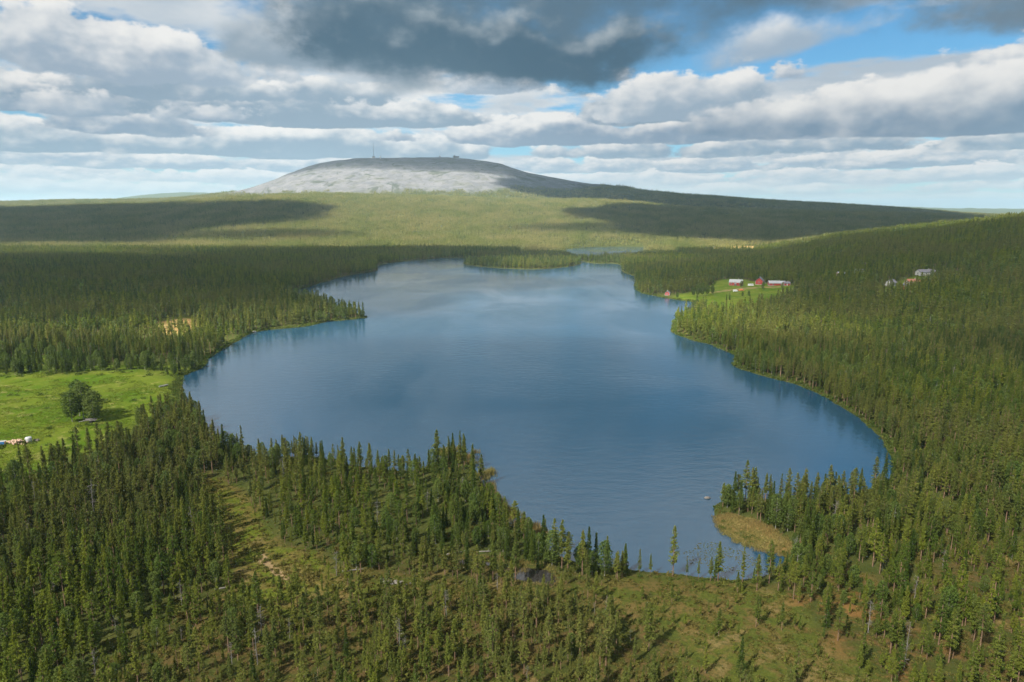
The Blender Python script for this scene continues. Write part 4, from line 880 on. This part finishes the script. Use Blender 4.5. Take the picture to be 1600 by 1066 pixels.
for i in range(6): MB().box((-14 + i * 5.6, -6.06, 4), (3, .2, 2)).build('window', M_GLASS, e)
p_ = top_at(600) + Vector((0, -60, 0)); p_.z = float(land(np.array([p_.x]), np.array([p_.y]))[0]); e = link('radar_dome', None, None, p_); tag(e, 'white round radar dome beside the tall mast on the fell', 'radar dome')
MB().tube([(0, 0, -3), (0, 0, 4)], [3.5, 3.2], 12).build('base', M_WHITE, e); MB().tube([(0, 0, 4 + 4.5 * (1 - math.cos(t_))) for t_ in np.linspace(.25, 3.0, 9)], [4.8 * math.sin(t_) for t_ in np.linspace(.25, 3.0, 9)], 16).build('dome', M_WHITE, e, smooth=True)

# ------------------------------------------------------------------ clouds high over the land (they throw the shade patches), then the air
def cloud(tx, ty, tz, rx, ry, rz_, dens, seed, alt=2400.0):
    off = (alt - tz) / math.tan(SUN_EL); c_ = (tx + math.sin(SUN_AZ) * off, ty + math.cos(SUN_AZ) * off, alt)
    nu, nv = 48, 20; vs = []
    for i in range(nv + 1):
        ph = math.pi * i / nv
        for j in range(nu):
            th = 6.28318 * j / nu; ux, uy, uz = math.sin(ph) * math.cos(th), math.sin(ph) * math.sin(th), math.cos(ph)
            n_ = .68 + .64 * float(fbm(np.array([ux * 1.6 + uz * .7 + seed]), np.array([uy * 1.6 + seed * 2.3]), .55, 4, seed)[0])
            vs.append((ux * rx * n_, uy * ry * n_, (uz if uz > 0 else uz * .45) * rz_ * n_))
    mb = MB(); mb.poly(vs, [(i * nu + j, (i + 1) * nu + j, (i + 1) * nu + (j + 1) % nu, i * nu + (j + 1) % nu) for i in range(nv) for j in range(nu)])
    m, g, o = newmat('cloud_droplets'); pv = g.node('ShaderNodeVolumeScatter'); pv.inputs['Color'].default_value = (.98, .98, .98, 1); pv.inputs['Density'].default_value = dens; pv.inputs['Anisotropy'].default_value = .6
    g.nt.links.new(pv.outputs[0], o.inputs['Volume']); ob = mb.build('cloud', m, None, c_, True); tag(ob, kind='structure'); return ob
cloud(-1800, 2180, 50, 1200, 780, 260, .018, 1)
cloud(-600, 850, 5, 620, 430, 140, .0075, 12)
cloud(260, 1950, 50, 300, 120, 110, .007, 16)
cloud(-700, 1790, 20, 330, 90, 100, .010, 17)
cloud(420, 2300, 70, 260, 160, 120, .012, 18)
cloud(-60, 1340, 5, 620, 150, 150, .006, 14)
cloud(-300, 4130, 370, 1050, 480, 200, .008, 3)
cloud(1400, 2280, 60, 1150, 960, 280, .02, 4)
cloud(1350, 3800, 160, 1350, 720, 280, .03, 5)
cloud(480, 760, 20, 420, 520, 140, .005, 6)
cloud(-20, 190, 5, 600, 260, 130, .0034, 7)
m, g, o = newmat('air'); pv = g.node('ShaderNodeVolumePrincipled'); pv.inputs['Color'].default_value = (.60, .83, 1.0, 1); pv.inputs['Density'].default_value = 5.6e-5; pv.inputs['Anisotropy'].default_value = .2
g.nt.links.new(pv.outputs[0], o.inputs['Volume'])
hzo = MB().box((0, 0, 265), (5.2e4, 5.2e4, 560)).build('haze', m); tag(hzo, kind='stuff')
